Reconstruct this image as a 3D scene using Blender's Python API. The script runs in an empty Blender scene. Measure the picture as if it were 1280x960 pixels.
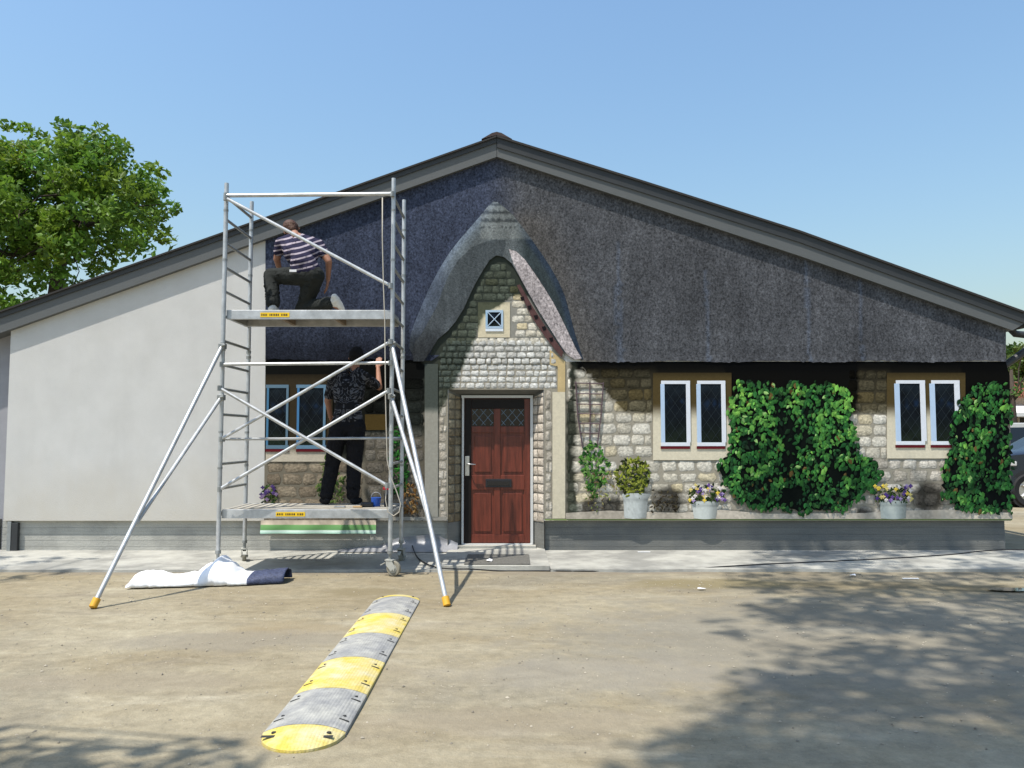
import bpy, bmesh, math, random
from mathutils import Vector, noise
from mathutils.geometry import delaunay_2d_cdt
R = math.radians
rnd = random.Random(7)
scene = bpy.context.scene
col = scene.collection

# ------------------------------------------------------------------ camera
F, CX, CY, PITCH = 1003.0, 640.0, 480.0, R(3.7)
CAM = Vector((0, -10.55, 1.52))
cd = bpy.data.cameras.new('camera'); cam = bpy.data.objects.new('camera', cd); col.objects.link(cam)
cam.location = CAM; cam.rotation_euler = (R(90) + PITCH, 0, 0)
cd.sensor_width = 36; cd.lens = F / 1280 * 36; cd.clip_end = 3000; cd.clip_start = 0.05
scene.camera = cam

# ------------------------------------------------------------------ sky, sun, exposure
SUN_EL, SUN_AZ = R(66), R(52)          # sun stands behind the camera, to the left
w = bpy.data.worlds.new('World'); scene.world = w; w.use_nodes = True
nt = w.node_tree; bgn = nt.nodes['Background']
sky = nt.nodes.new('ShaderNodeTexSky'); sky.sky_type = 'NISHITA'; sky.sun_disc = False
sky.sun_elevation = SUN_EL; sky.sun_rotation = R(180) + SUN_AZ
sky.air_density = 2.0; sky.dust_density = 2.2; sky.ozone_density = 9.0
nt.links.new(sky.outputs[0], bgn.inputs[0]); bgn.inputs[1].default_value = 0.130
sd = bpy.data.lights.new('sun', 'SUN'); sd.energy = 4.2; sd.angle = R(0.53); sd.color = (1, .95, .87)
sun = bpy.data.objects.new('sun', sd); col.objects.link(sun)
to_sun = Vector((-math.sin(SUN_AZ) * math.cos(SUN_EL), -math.cos(SUN_AZ) * math.cos(SUN_EL), math.sin(SUN_EL)))
sun.rotation_euler = to_sun.to_track_quat('Z', 'Y').to_euler(); sun.location = to_sun * 60
vs = scene.view_settings; vs.view_transform = 'Standard'; vs.look = 'None'; vs.exposure = 0.50; vs.gamma = 1; vs.use_curve_mapping = False
scene.cycles.use_denoising = True; scene.cycles.max_bounces = 6

# ------------------------------------------------------------------ helpers
FW = Vector((0, math.cos(PITCH), math.sin(PITCH))); UP = Vector((0, -math.sin(PITCH), math.cos(PITCH)))
def ray(px, py): return Vector(((px - CX) / F, 0, 0)) + UP * ((CY - py) / F) + FW
def P(px, py, Y=0.0, Yset=None):
    """point of the plane y = Y seen at a photo position"""
    d = ray(px, py); t = (Y - CAM.y) / d.y; p = CAM + d * t
    if Yset is not None: p.y = Yset
    return p
def G(px, py, z=0.0):
    d = ray(px, py); t = (z - CAM.z) / d.z; return CAM + d * t
def lin(c): return tuple((x / 255 / 12.92) if x / 255 <= .04045 else ((x / 255 + .055) / 1.055) ** 2.4 for x in c)
EW = 0.93
def pr(c):
    """ink colour of the print for a colour as the photo shows it on the sunlit wall"""
    return tuple(min(.85, x / EW) for x in lin(c))
def mixc(a, b, t): return tuple(x + (y - x) * t for x, y in zip(a, b))
def mul(a, k): return tuple(x * k for x in a) if not isinstance(k, tuple) else tuple(x * y for x, y in zip(a, k))
def sstep(a, b, x):
    t = max(0, min(1, (x - a) / (b - a))); return t * t * (3 - 2 * t)
def inside(p, poly):
    x, y = p; c = False; n = len(poly)
    for i in range(n):
        x1, y1 = poly[i]; x2, y2 = poly[i - 1]
        if (y1 > y) != (y2 > y) and x < (x2 - x1) * (y - y1) / (y2 - y1) + x1: c = not c
    return c
def lerp_poly(pts, x):
    for (x1, y1), (x2, y2) in zip(pts, pts[1:]):
        if x1 <= x <= x2: return y1 + (y2 - y1) * (x - x1) / (x2 - x1)
    return pts[0][1] if x < pts[0][0] else pts[-1][1]

# ---- materials
def mat(name, base=(.5, .5, .5), rough=.7, metal=0., attr=None, var=0., vscale=6., vstretch=(1, 1, 1), bump=0., bscale=40.,
        spec=.3, second=None, sscale=2., sthr=(.45, .6), detail=4., transl=0., objcol=False, coord='Object'):
    m = bpy.data.materials.new(name); m.use_nodes = True; n = m.node_tree.nodes; L = m.node_tree.links
    b = n['Principled BSDF']; b.inputs['Roughness'].default_value = rough; b.inputs['Metallic'].default_value = metal
    b.inputs['Specular IOR Level'].default_value = spec
    tc = n.new('ShaderNodeTexCoord'); src = tc.outputs[coord]
    if attr:
        a = n.new('ShaderNodeVertexColor'); a.layer_name = attr; c = a.outputs[0]
    else:
        a = n.new('ShaderNodeRGB'); a.outputs[0].default_value = (*base, 1); c = a.outputs[0]
    if second:
        nz = n.new('ShaderNodeTexNoise'); nz.inputs['Scale'].default_value = sscale; nz.inputs['Detail'].default_value = 6; nz.inputs['Roughness'].default_value = .65
        L.new(src, nz.inputs['Vector'])
        mr = n.new('ShaderNodeMapRange'); mr.inputs[1].default_value, mr.inputs[2].default_value = sthr; L.new(nz.outputs[0], mr.inputs[0])
        mx = n.new('ShaderNodeMix'); mx.data_type = 'RGBA'; L.new(mr.outputs[0], mx.inputs[0]); L.new(c, mx.inputs[6]); mx.inputs[7].default_value = (*second, 1); c = mx.outputs[2]
    if var:
        mp = n.new('ShaderNodeMapping'); mp.inputs['Scale'].default_value = vstretch; L.new(src, mp.inputs[0])
        nz = n.new('ShaderNodeTexNoise'); nz.inputs['Scale'].default_value = vscale; nz.inputs['Detail'].default_value = detail; nz.inputs['Roughness'].default_value = .6
        L.new(mp.outputs[0], nz.inputs['Vector'])
        mr = n.new('ShaderNodeMapRange'); mr.inputs[1].default_value = .25; mr.inputs[2].default_value = .75
        mr.inputs[3].default_value = 1 - var; mr.inputs[4].default_value = 1 + var; L.new(nz.outputs[0], mr.inputs[0])
        mx = n.new('ShaderNodeMix'); mx.data_type = 'RGBA'; mx.blend_type = 'MULTIPLY'; mx.inputs[0].default_value = 1
        L.new(c, mx.inputs[6]); L.new(mr.outputs[0], mx.inputs[7]); c = mx.outputs[2]
    L.new(c, b.inputs['Base Color'])
    if bump:
        nz = n.new('ShaderNodeTexNoise'); nz.inputs['Scale'].default_value = bscale; nz.inputs['Detail'].default_value = 5; L.new(src, nz.inputs['Vector'])
        bp = n.new('ShaderNodeBump'); bp.inputs['Strength'].default_value = bump; bp.inputs['Distance'].default_value = .02
        L.new(nz.outputs[0], bp.inputs['Height']); L.new(bp.outputs[0], b.inputs['Normal'])
    if transl:
        t = n.new('ShaderNodeBsdfTranslucent'); L.new(c, t.inputs[0]); ms = n.new('ShaderNodeMixShader'); ms.inputs[0].default_value = transl
        L.new(b.outputs[0], ms.inputs[1]); L.new(t.outputs[0], ms.inputs[2]); L.new(ms.outputs[0], n['Material Output'].inputs[0])
    return m

# ---- objects
ORG = {}
def tag(o, label=None, cat=None, group=None, kind=None):
    if label: o['label'] = label
    if cat: o['category'] = cat
    if group: o['group'] = group
    if kind: o['kind'] = kind
    return o
def thing(name, loc, label, cat, group=None):
    o = bpy.data.objects.new(name, None); o.empty_display_size = .2; col.objects.link(o); o.location = loc
    ORG[o] = Vector(loc); return tag(o, label, cat, group)
def link(name, me, m, parent=None, kind=None, label=None):
    o = bpy.data.objects.new(name, me); col.objects.link(o)
    if m: me.materials.append(m)
    if parent: o.parent = parent
    ORG[o] = ORG.get(parent, Vector())
    if kind: o['kind'] = kind
    if label: o['label'] = label
    return o
class MB:
    def __init__(s): s.v = []; s.f = []; s.c = []
    def add(s, vs, fs, c=None):
        k = len(s.v); s.v += [tuple(v) for v in vs]; s.f += [tuple(i + k for i in f) for f in fs]
        if c is not None: s.c += list(c) if isinstance(c, list) else [c] * len(vs)
        return s
    def box(s, lo, hi, c=None):
        (a, b, d), (e, f, g) = lo, hi
        return s.add([(a,b,d),(e,b,d),(e,f,d),(a,f,d),(a,b,g),(e,b,g),(e,f,g),(a,f,g)],
                     [(3,2,1,0),(4,5,6,7),(0,1,5,4),(1,2,6,5),(2,3,7,6),(3,0,4,7)], c)
    def tube(s, p0, p1, r, n=10, r1=None, c=None, cap=True):
        p0 = Vector(p0); p1 = Vector(p1); d = (p1 - p0).normalized(); r1 = r if r1 is None else r1
        a = d.orthogonal().normalized(); b = d.cross(a); vs = []
        for p, q in ((p0, r), (p1, r1)):
            for i in range(n):
                t = 2 * math.pi * i / n; vs.append(p + (a * math.cos(t) + b * math.sin(t)) * q)
        fs = [(i, (i + 1) % n, n + (i + 1) % n, n + i) for i in range(n)]
        if cap: fs += [tuple(range(n))[::-1], tuple(range(n, 2 * n))]
        return s.add(vs, fs, c)
    def path(s, pts, r, n=8, c=None, rs=None):
        pts = [Vector(p) for p in pts]; vs = []; m = len(pts); a = None
        for k, p in enumerate(pts):
            d = (pts[min(k + 1, m - 1)] - pts[max(k - 1, 0)]).normalized()
            a = d.orthogonal() if a is None else (a - d * a.dot(d)); a.normalize(); b = d.cross(a); q = rs[k] if rs else r
            vs += [p + (a * math.cos(2 * math.pi * i / n) + b * math.sin(2 * math.pi * i / n)) * q for i in range(n)]
        fs = [(k * n + i, k * n + (i + 1) % n, (k + 1) * n + (i + 1) % n, (k + 1) * n + i) for k in range(m - 1) for i in range(n)]
        fs += [tuple(range(n))[::-1], tuple(range((m - 1) * n, m * n))]
        return s.add(vs, fs, c)
    def prism(s, outline, y0, y1, c=None):
        """outline in (x,z), extruded from y0 (front) to y1"""
        n = len(outline); vs = [(x, y0, z) for x, z in outline] + [(x, y1, z) for x, z in outline]
        area = sum(outline[i - 1][0] * outline[i][1] - outline[i][0] * outline[i - 1][1] for i in range(n))
        fs = [tuple(range(n)), tuple(range(n, 2 * n))[::-1]] + [(i, n + i, n + (i + 1) % n, (i + 1) % n) for i in range(n)]
        if area < 0: fs = [f[::-1] for f in fs]
        return s.add(vs, fs, c)
    def build(s, name, m, parent=None, smooth=False, kind=None, label=None, bevel=0, flat=30):
        o0 = ORG.get(parent, Vector()); me = bpy.data.meshes.new(name)
        me.from_pydata([tuple(Vector(v) - o0) for v in s.v], [], s.f)
        if s.c:
            at = me.color_attributes.new('print', 'FLOAT_COLOR', 'POINT')
            at.data.foreach_set('color', [x for c in s.c for x in (*c, 1)])
        if bevel:
            b = bmesh.new(); b.from_mesh(me); bmesh.ops.bevel(b, geom=b.edges[:], offset=bevel, segments=2, profile=.5, affect='EDGES', clamp_overlap=True); b.to_mesh(me); b.free()
        if smooth:
            me.polygons.foreach_set('use_smooth', [True] * len(me.polygons))
            if smooth == 'auto': me.set_sharp_from_angle(angle=R(flat))
        me.update(); return link(name, me, m, parent, kind, label)
def px_outline(pts, Y=0): return [(P(x, y, Y).x, P(x, y, Y).z) for x, y in pts]

# ------------------------------------------------------------------ shared materials
M = {}
def std(name, *a, **k): M[name] = mat(name, *a, **k)
std('stucco', (.59, .58, .552), .9, var=.05, vscale=3, bump=.25, bscale=120, second=(.545, .53, .495), sscale=.7, sthr=(.45, .75))
def stucco_wear():
    m = M['stucco']; n = m.node_tree.nodes; L = m.node_tree.links; b = n['Principled BSDF']; c = b.inputs['Base Color'].links[0].from_socket
    geo = n.new('ShaderNodeNewGeometry'); sx = n.new('ShaderNodeSeparateXYZ'); L.new(geo.outputs['Position'], sx.inputs[0])
    def nz(scale, st, det=6):
        mp = n.new('ShaderNodeMapping'); mp.inputs['Scale'].default_value = st; L.new(geo.outputs['Position'], mp.inputs[0]); t = n.new('ShaderNodeTexNoise'); t.inputs['Scale'].default_value = scale; t.inputs['Detail'].default_value = det; L.new(mp.outputs[0], t.inputs[0]); return t.outputs[0]
    def rng(s_, a, b_, c_, d): r = n.new('ShaderNodeMapRange'); r.inputs[1].default_value, r.inputs[2].default_value, r.inputs[3].default_value, r.inputs[4].default_value = a, b_, c_, d; L.new(s_, r.inputs[0]); return r.outputs[0]
    def mix(f, c_, tone): x = n.new('ShaderNodeMix'); x.data_type = 'RGBA'; L.new(f, x.inputs[0]); L.new(c_, x.inputs[6]); x.inputs[7].default_value = (*tone, 1); return x.outputs[2]
    c = mix(rng(nz(2.2, (1.6, 1, .12)), .52, .75, 0, .28), c, (.50, .485, .45))
    ad = n.new('ShaderNodeMath'); ad.operation = 'MULTIPLY_ADD'; L.new(nz(3, (1, 1, .6)), ad.inputs[0]); ad.inputs[1].default_value = -.9; L.new(sx.outputs[2], ad.inputs[2])
    c = mix(rng(ad.outputs[0], .85, -.05, 0, .6), c, (.52, .475, .39)); c = mix(rng(nz(45, (1, 1, 1), 3), .68, .76, 0, .35), c, (.40, .39, .36))
    L.new(c, b.inputs['Base Color'])
stucco_wear()
std('grey_wall', (.30, .30, .32), .9, var=.08, bump=.2, bscale=100)
std('concrete_plinth_pale', (.42, .41, .365), .9, var=.13, vscale=5, vstretch=(.25, 1, 6), bump=.3, bscale=60, second=(.31, .305, .275), sscale=1.1)
std('concrete_plinth', (.17, .17, .155), .9, var=.14, vscale=5, vstretch=(.25, 1, 9), bump=.3, bscale=60, second=(.13, .135, .13), sscale=1.3)
std('pavement', (.38, .37, .325), .9, var=.15, vscale=5, bump=.3, bscale=90, second=(.24, .235, .21), sscale=.9)
std('fascia', (.105, .11, .108), .55, var=.05, vscale=3, spec=.4)
std('fascia_trim', (.035, .037, .038), .5, var=.1, spec=.4)
std('roof', (.035, .032, .030), .8, var=.15)
std('ridge', (.06, .04, .036), .7, var=.15)
std('galv', (.50, .51, .51), .5, metal=.55, var=.25, vscale=9, bump=.05, bscale=60)
std('galv_dull', (.30, .31, .30), .55, metal=.5, var=.18, vscale=14)
std('deck_ply', (.40, .37, .31), .85, var=.15, vscale=8, second=(.34, .31, .25), sscale=3)
std('deck_under', (.22, .17, .12), .85, var=.2)
std('yellow_plastic', (.62, .33, .03), .5, var=.1)
std('sticker', (.85, .55, .02), .5)
std('ink', (.05, .03, .02), .6)
std('caster_body', (.42, .42, .38), .6, var=.2, metal=.2)
std('caster_tyre', (.24, .22, .17), .85, var=.2)
std('rope', (.48, .44, .37), .9)
std('cable', (.018, .018, .02), .6)
std('white_film', (.86, .86, .87), .45, var=.03, spec=.4)
std('black_plastic', (.015, .016, .02), .4, spec=.5)
std('blue_plastic', (.02, .09, .42), .45, spec=.5)
std('red_plastic', (.40, .02, .03), .5)
std('tan_wood', (.45, .30, .15), .7, var=.1)
std('steel', (.55, .55, .54), .35, metal=.9)
std('frame_white', (.62, .62, .60), .5)
std('mahogany', (.135, .028, .015), .38, var=.55, vscale=6, vstretch=(5, 1, .5), spec=.5, bump=.05, bscale=50, detail=6)
std('mahogany_dark', (.06, .018, .014), .5, var=.3, vscale=8, spec=.4)
std('shade_black', (.012, .009, .008), .5, spec=.2)  # near-black that paints niche shadow onto the door's left stile and top rail
std('dark_glass', (.008, .009, .012), .12, spec=.6)
std('lead', (.16, .22, .28), .5)
std('mat_fibre', (.13, .125, .11), .95, var=.3, vscale=30, bump=.6, bscale=150)
std('print', attr='print', rough=.62, var=.10, vscale=30, bump=.10, bscale=60, spec=.08)
std('print_plain', attr='print', rough=.6, var=.04, vscale=20, spec=.08)
std('print_stone', attr='print', rough=.9, var=.44, vscale=30, bump=.4, bscale=40, spec=.04, detail=10)
std('print_leaf', attr='print', rough=.6, var=.2, vscale=30, spec=.1)
# thatch print: speckle of straw ends, faint downward streaks
def thatch_mat(name, amp=1.0):
    m = mat(name, attr='print', rough=.85, bump=.35, bscale=60, spec=.08); n = m.node_tree.nodes; L = m.node_tree.links
    b = n['Principled BSDF']; src = [x for x in n if x.type == 'TEX_COORD'][0].outputs['Object']; c = b.inputs['Base Color'].links[0].from_socket
    def layer(c, scale, stretch, lo, hi, o0, o1, det=3, rough=.6):
        mp = n.new('ShaderNodeMapping'); mp.inputs['Scale'].default_value = stretch; L.new(src, mp.inputs[0])
        nz = n.new('ShaderNodeTexNoise'); nz.inputs['Scale'].default_value = scale; nz.inputs['Detail'].default_value = det; nz.inputs['Roughness'].default_value = rough; L.new(mp.outputs[0], nz.inputs[0])
        mr = n.new('ShaderNodeMapRange'); mr.inputs[1].default_value, mr.inputs[2].default_value, mr.inputs[3].default_value, mr.inputs[4].default_value = lo, hi, o0, o1; L.new(nz.outputs[0], mr.inputs[0])
        mx = n.new('ShaderNodeMix'); mx.data_type = 'RGBA'; mx.blend_type = 'MULTIPLY'; mx.inputs[0].default_value = 1; L.new(c, mx.inputs[6]); L.new(mr.outputs[0], mx.inputs[7]); return mx.outputs[2]
    c = layer(c, 40, (1, 1, .8), .32, .70, 1 - .66 * amp, 1 + .80 * amp, 5, .7)
    c = layer(c, 16, (1, 1, .4), .3, .7, .80, 1.20)
    c = layer(c, 4.5, (1, 1, .5), .3, .75, .82, 1.16)
    c = layer(c, 1.1, (1.6, 1, .5), .3, .7, .85, 1.18)
    L.new(c, b.inputs['Base Color']); return m
M['thatch'] = thatch_mat('thatch'); M['thatch_soft'] = thatch_mat('thatch_soft', .55)

# ------------------------------------------------------------------ ground
# damp or worn patches of the lot: photo position, half sizes in metres, tone, strength
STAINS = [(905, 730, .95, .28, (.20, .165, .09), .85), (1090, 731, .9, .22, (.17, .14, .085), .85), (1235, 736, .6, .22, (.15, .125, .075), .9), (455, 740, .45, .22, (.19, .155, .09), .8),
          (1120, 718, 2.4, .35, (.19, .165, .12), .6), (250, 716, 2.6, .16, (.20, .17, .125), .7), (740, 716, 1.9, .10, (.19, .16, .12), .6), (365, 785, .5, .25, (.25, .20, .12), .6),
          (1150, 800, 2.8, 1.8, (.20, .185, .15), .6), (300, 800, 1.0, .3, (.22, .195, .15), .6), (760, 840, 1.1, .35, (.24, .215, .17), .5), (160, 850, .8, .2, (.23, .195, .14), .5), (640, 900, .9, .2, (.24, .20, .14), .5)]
def ground_mat():
    m = bpy.data.materials.new('lot_surface'); m.use_nodes = True; n = m.node_tree.nodes; L = m.node_tree.links; b = n['Principled BSDF']
    b.inputs['Specular IOR Level'].default_value = .2
    geo = n.new('ShaderNodeNewGeometry'); pos = geo.outputs['Position']
    def nz(scale, det=6, rough=.6, stretch=(1, 1, 1), dist=0):
        mp = n.new('ShaderNodeMapping'); mp.inputs['Scale'].default_value = stretch; L.new(pos, mp.inputs[0])
        t = n.new('ShaderNodeTexNoise'); t.inputs['Scale'].default_value = scale; t.inputs['Detail'].default_value = det; t.inputs['Roughness'].default_value = rough; t.inputs['Distortion'].default_value = dist
        L.new(mp.outputs[0], t.inputs[0]); return t.outputs[0]
    def rng(s, a, b_, c=0, d=1):
        r = n.new('ShaderNodeMapRange'); r.inputs[1].default_value, r.inputs[2].default_value, r.inputs[3].default_value, r.inputs[4].default_value = a, b_, c, d; L.new(s, r.inputs[0]); return r.outputs[0]
    def mx(f, a, b_, blend='MIX'):
        x = n.new('ShaderNodeMix'); x.data_type = 'RGBA'; x.blend_type = blend
        if isinstance(f, float): x.inputs[0].default_value = f
        else: L.new(f, x.inputs[0])
        for i, v in ((6, a), (7, b_)):
            if isinstance(v, tuple): x.inputs[i].default_value = (*v, 1)
            else: L.new(v, x.inputs[i])
        return x.outputs[2]
    c = mx(rng(nz(.45, 7, .6, (.8, 1.4, 1), .6), .38, .64), (.252, .212, .138), (.318, .282, .202))
    c = mx(rng(nz(1.3, 6, .65, (.6, 1.6, 1)), .52, .72, 0, .75), c, (.225, .195, .145))
    c = mx(rng(nz(.33, 6, .65, (1, 1.3, 1), .8), .50, .64, 0, .8), c, (.215, .195, .150))
    c = mx(rng(nz(.9, 6, .65, (.35, 1.6, 1), .5), .55, .68, 0, .6), c, (.40, .365, .28))
    c = mx(rng(nz(9, 6, .75), .3, .72), mx(1.0, c, (.80, .80, .79), 'MULTIPLY'), mx(1.0, c, (1.17, 1.16, 1.15), 'MULTIPLY'))
    c = mx(rng(nz(2.6, 7, .7, (.7, 1.5, 1), 1.0), .35, .68), mx(1.0, c, (.84, .82, .78), 'MULTIPLY'), mx(1.0, c, (1.08, 1.08, 1.07), 'MULTIPLY'))
    c = mx(rng(nz(55, 4, .7), .60, .75, 0, .5), c, (.42, .38, .30))
    c = mx(rng(nz(70, 3, .7, (1.1, 1, 1)), .62, .72, 0, .6), c, (.12, .10, .075))
    wob = nz(3.2, 5, .6)
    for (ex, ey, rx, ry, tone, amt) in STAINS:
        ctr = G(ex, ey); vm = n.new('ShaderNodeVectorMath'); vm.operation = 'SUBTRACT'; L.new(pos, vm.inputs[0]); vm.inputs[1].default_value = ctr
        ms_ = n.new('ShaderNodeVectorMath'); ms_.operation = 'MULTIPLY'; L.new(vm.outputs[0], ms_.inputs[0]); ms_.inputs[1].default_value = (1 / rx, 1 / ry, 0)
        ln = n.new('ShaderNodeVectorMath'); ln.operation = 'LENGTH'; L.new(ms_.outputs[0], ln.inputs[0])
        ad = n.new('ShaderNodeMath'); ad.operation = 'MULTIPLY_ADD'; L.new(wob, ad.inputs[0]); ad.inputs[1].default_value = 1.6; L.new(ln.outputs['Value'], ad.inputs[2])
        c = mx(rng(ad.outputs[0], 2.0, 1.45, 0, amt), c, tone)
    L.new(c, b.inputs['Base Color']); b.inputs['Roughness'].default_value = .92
    add = n.new('ShaderNodeMath'); add.operation = 'ADD'
    sc_ = n.new('ShaderNodeMath'); sc_.operation = 'MULTIPLY'; sc_.inputs[1].default_value = .35
    L.new(nz(6, 6, .65), add.inputs[0]); L.new(nz(48, 5, .7), sc_.inputs[0]); L.new(sc_.outputs[0], add.inputs[1])
    bp = n.new('ShaderNodeBump'); bp.inputs['Strength'].default_value = .5; bp.inputs['Distance'].default_value = .03; L.new(add.outputs[0], bp.inputs['Height']); L.new(bp.outputs[0], b.inputs['Normal'])
    return m
M['lot'] = ground_mat()
xs = [-700, -200, -60, -25] + [-14 + i * .5 for i in range(57)] + [25, 60, 200, 700]
ys = [-300, -80, -30] + [-16 + i * .4 for i in range(36)] + [-1.4, 5, 20, 60, 200, 1200]
g = MB()
def gz(x, y):
    if not (-15 < x < 15 and -17 < y < -1.9): return 0
    return .012 * noise.noise(Vector((x * .5, y * .6, 0))) + .006 * noise.noise(Vector((x * 1.7, y * 2, 5))) - .004
vsx = [(x, y, gz(x, y)) for y in ys for x in xs]; nx = len(xs)
g.add(vsx, [(j * nx + i, j * nx + i + 1, (j + 1) * nx + i + 1, (j + 1) * nx + i) for j in range(len(ys) - 1) for i in range(nx - 1)])
g.build('ground', M['lot'], smooth=True, kind='structure')

# pavement strip along the building with a ragged broken front edge
def ragged(x): return -1.47 + .05 * noise.noise(Vector((x * 1.1, 0, 0))) + .025 * noise.noise(Vector((x * 4, 3, 0))) + (.02 if x > -.6 else 0)
XL, XR = -9.5, P(1262, 660).x + .55
def slab(name, x0, x1, yfront, yback, z, m, step=.12):
    k = max(2, int((x1 - x0) / step)); b = MB(); X = [x0 + (x1 - x0) * i / k for i in range(k + 1)]
    rows = [(yback, z), (None, z), (None, -.05)]
    vs_ = [(x, (yfront(x) if y is None else y) - (.012 if zz < 0 else 0), zz) for y, zz in rows for x in X]; q = k + 1
    b.add(vs_, [(r * q + i, (r + 1) * q + i, (r + 1) * q + i + 1, r * q + i + 1) for r in range(2) for i in range(k)])
    return b.build(name, m, kind='structure')
xd0, xd1 = P(561, 690).x, P(681, 690).x
slab('pavement', XL, xd0 - .006, ragged, .13, .028, M['pavement'])
slab('pavement', xd1 + .006, XR, ragged, .13, .030, M['pavement'])
slab('door_step', xd0, xd1, lambda x: -1.36, .29, .052, M['pavement'])

# ------------------------------------------------------------------ building
ZR = lambda y: P(640, y).z
bl = thing('building', (P(640, 690).x, .1, 0), 'low gabled building with pale stucco wall, grey fascia and brown door', 'building')
VB_L = [(-60, 437), (15, 411), (621, 196)]; VB_R = [(621, 196), (800, 254), (1000, 320), (1262, 413)]
def vb(x): return lerp_poly(VB_L, x) if x <= 621 else lerp_poly(VB_R, x)
wl, wr = P(9, 530).x, P(1259, 530).x
zb = P(640, 651).z
def wz(x, dy=0):      # wall height under the fascia at world x
    pxx = CX + x / (P(740, 300).x - P(640, 300).x) * 100
    return P(640, vb(pxx) + dy).z
nx0, nx1, nzt = P(560, 560).x, P(680, 560).x, P(620, 487).z
zap = P(621, 190).z; xap = P(621, 196).x
wall_out = [(wl, zb), (nx0, zb), (nx0, nzt), (nx1, nzt), (nx1, zb), (wr, zb), (wr, wz(wr) + .06), (xap, zap), (wl, wz(wl) + .06)]
MB().prism(wall_out, 0, .30).build('wall', M['stucco'], bl)
ix0, ix1, izt = P(577, 560, .24).x, P(664.5, 560, .24).x, P(620, 494.5, .24).z
# side and back walls
rt = wz(wr) - .02
MB().box((wr - .3, .301, .0), (wr - .002, 12, rt)).build('side_wall', M['stucco'], bl)
MB().box((-9.6, .16, -.02), (wl - .002, .5, wz(wl) + .1)).build('side_wall', M['grey_wall'], bl)
MB().box((-9.6, .08, -.02), (wl - .12, .159, zb + .01)).build('plinth', M['concrete_plinth'], bl)
# board-marked concrete plinth, set back below the wall
pl0 = P(3, 660, .055).x
for a, b_ in ((pl0, P(561, 660).x - .004), (P(681, 660).x + .004, P(1259, 660).x)):
    q = MB(); zz = -.02; hs = [.10, .085, .08, .09, .095]
    tot = zb + .02 - .003; hs = [h * tot / sum(hs) for h in hs]
    for i, h in enumerate(hs):
        MB().box((a, .055 + .001 * (i % 2), zz + .001), (b_, .3, zz + h - .001)).build('board_course', M['concrete_plinth_pale' if a < -2 else 'concrete_plinth'], bl); zz += h
    MB().box((a + .01, .066, -.02), (b_ - .01, .29, zb - .01)).build('plinth_core', M['concrete_plinth'], bl)
# door niche: splayed reveals
rv = MB(); zf = .05
rv.add([(nx0, .0, zf), (ix0, .24, zf), (ix0, .24, izt), (nx0, .0, nzt)], [(0, 1, 2, 3)], None)
rv.build('reveal', M['concrete_plinth'], bl)
rv = MB().add([(ix1, .24, zf), (nx1, .0, zf), (nx1, .0, nzt), (ix1, .24, izt)], [(0, 1, 2, 3)]); rv.build('reveal', M['concrete_plinth'], bl)
MB().add([(ix0, .24, izt), (ix1, .24, izt), (nx1, 0, nzt), (nx0, 0, nzt)], [(0, 1, 2, 3)]).build('soffit', M['concrete_plinth'], bl)
MB().box((ix0 - .2, .242, -.02), (ix1 + .2, .6, izt + .3)).build('niche_back', M['mahogany_dark'], bl)
zd0 = P(620, 680, .22).z
MB().box((ix0 - .05, .05, -.01), (ix1 + .05, .241, zd0 - .004)).build('threshold', M['pavement'], bl)
# roof verge
def band(pts_top, pts_bot, y0, y1, name, m, label=None):
    o = px_outline(pts_bot, y0) + px_outline(pts_top, y0)[::-1]
    return MB().prism(o, y0, y1).build(name, m, bl, label=label)
TL = [(-60, 410), (0, 390), (620.7, 171)]; TR = [(621.3, 171), (800, 226.5), (1000, 290), (1281, 391)]
band([(x, y + 7) for x, y in TL], VB_L[:2] + [(620.7, 196)], -.075, .16, 'fascia_board', M['fascia'])
band([(x, y + 13) for x, y in TR], [(621.3, 196)] + VB_R[1:3] + [(1266, 413)], -.075, .16, 'fascia_board', M['fascia'])
band(TL, [(x, y + 7.0) for x, y in TL], -.092, .15, 'verge_trim', M['fascia_trim'])
band(TR, [(x, y + 13.0) for x, y in TR], -.092, .15, 'verge_trim', M['fascia_trim'])
band([(x, y - 2) for x, y in TL], [(x, y + .2) for x, y in TL], -.115, .14, 'drip_edge', M['roof'])
band([(x, y - 2.4) for x, y in TR], [(x, y + .2) for x, y in TR], -.115, .14, 'drip_edge', M['roof'])
def roof_slab(a, b_):
    (x0, z0), (x1, z1) = px_outline([a, b_], -.09)
    q = MB(); q.add([(x0, -.05, z0 - .02), (x1, -.05, z1 - .02), (x1, 12.2, z1 - .02), (x0, 12.2, z0 - .02), (x0, -.05, z0 - .2), (x1, -.05, z1 - .2), (x1, 12.2, z1 - .2), (x0, 12.2, z0 - .2)],
                    [(0, 1, 2, 3), (7, 6, 5, 4), (0, 4, 5, 1), (1, 5, 6, 2), (2, 6, 7, 3), (3, 7, 4, 0)])
    q.build('roof', M['roof'], bl)
roof_slab((-60, 411), (620.5, 172)); roof_slab((621.5, 172), (1278, 391))
rp = px_outline([(602, 175), (615, 167.5), (621, 166), (627, 167.5), (640, 175), (621, 170)], -.06)
q = MB().prism(rp, -.10, 12.2); q.build('ridge_cap', M['ridge'], bl)
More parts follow.
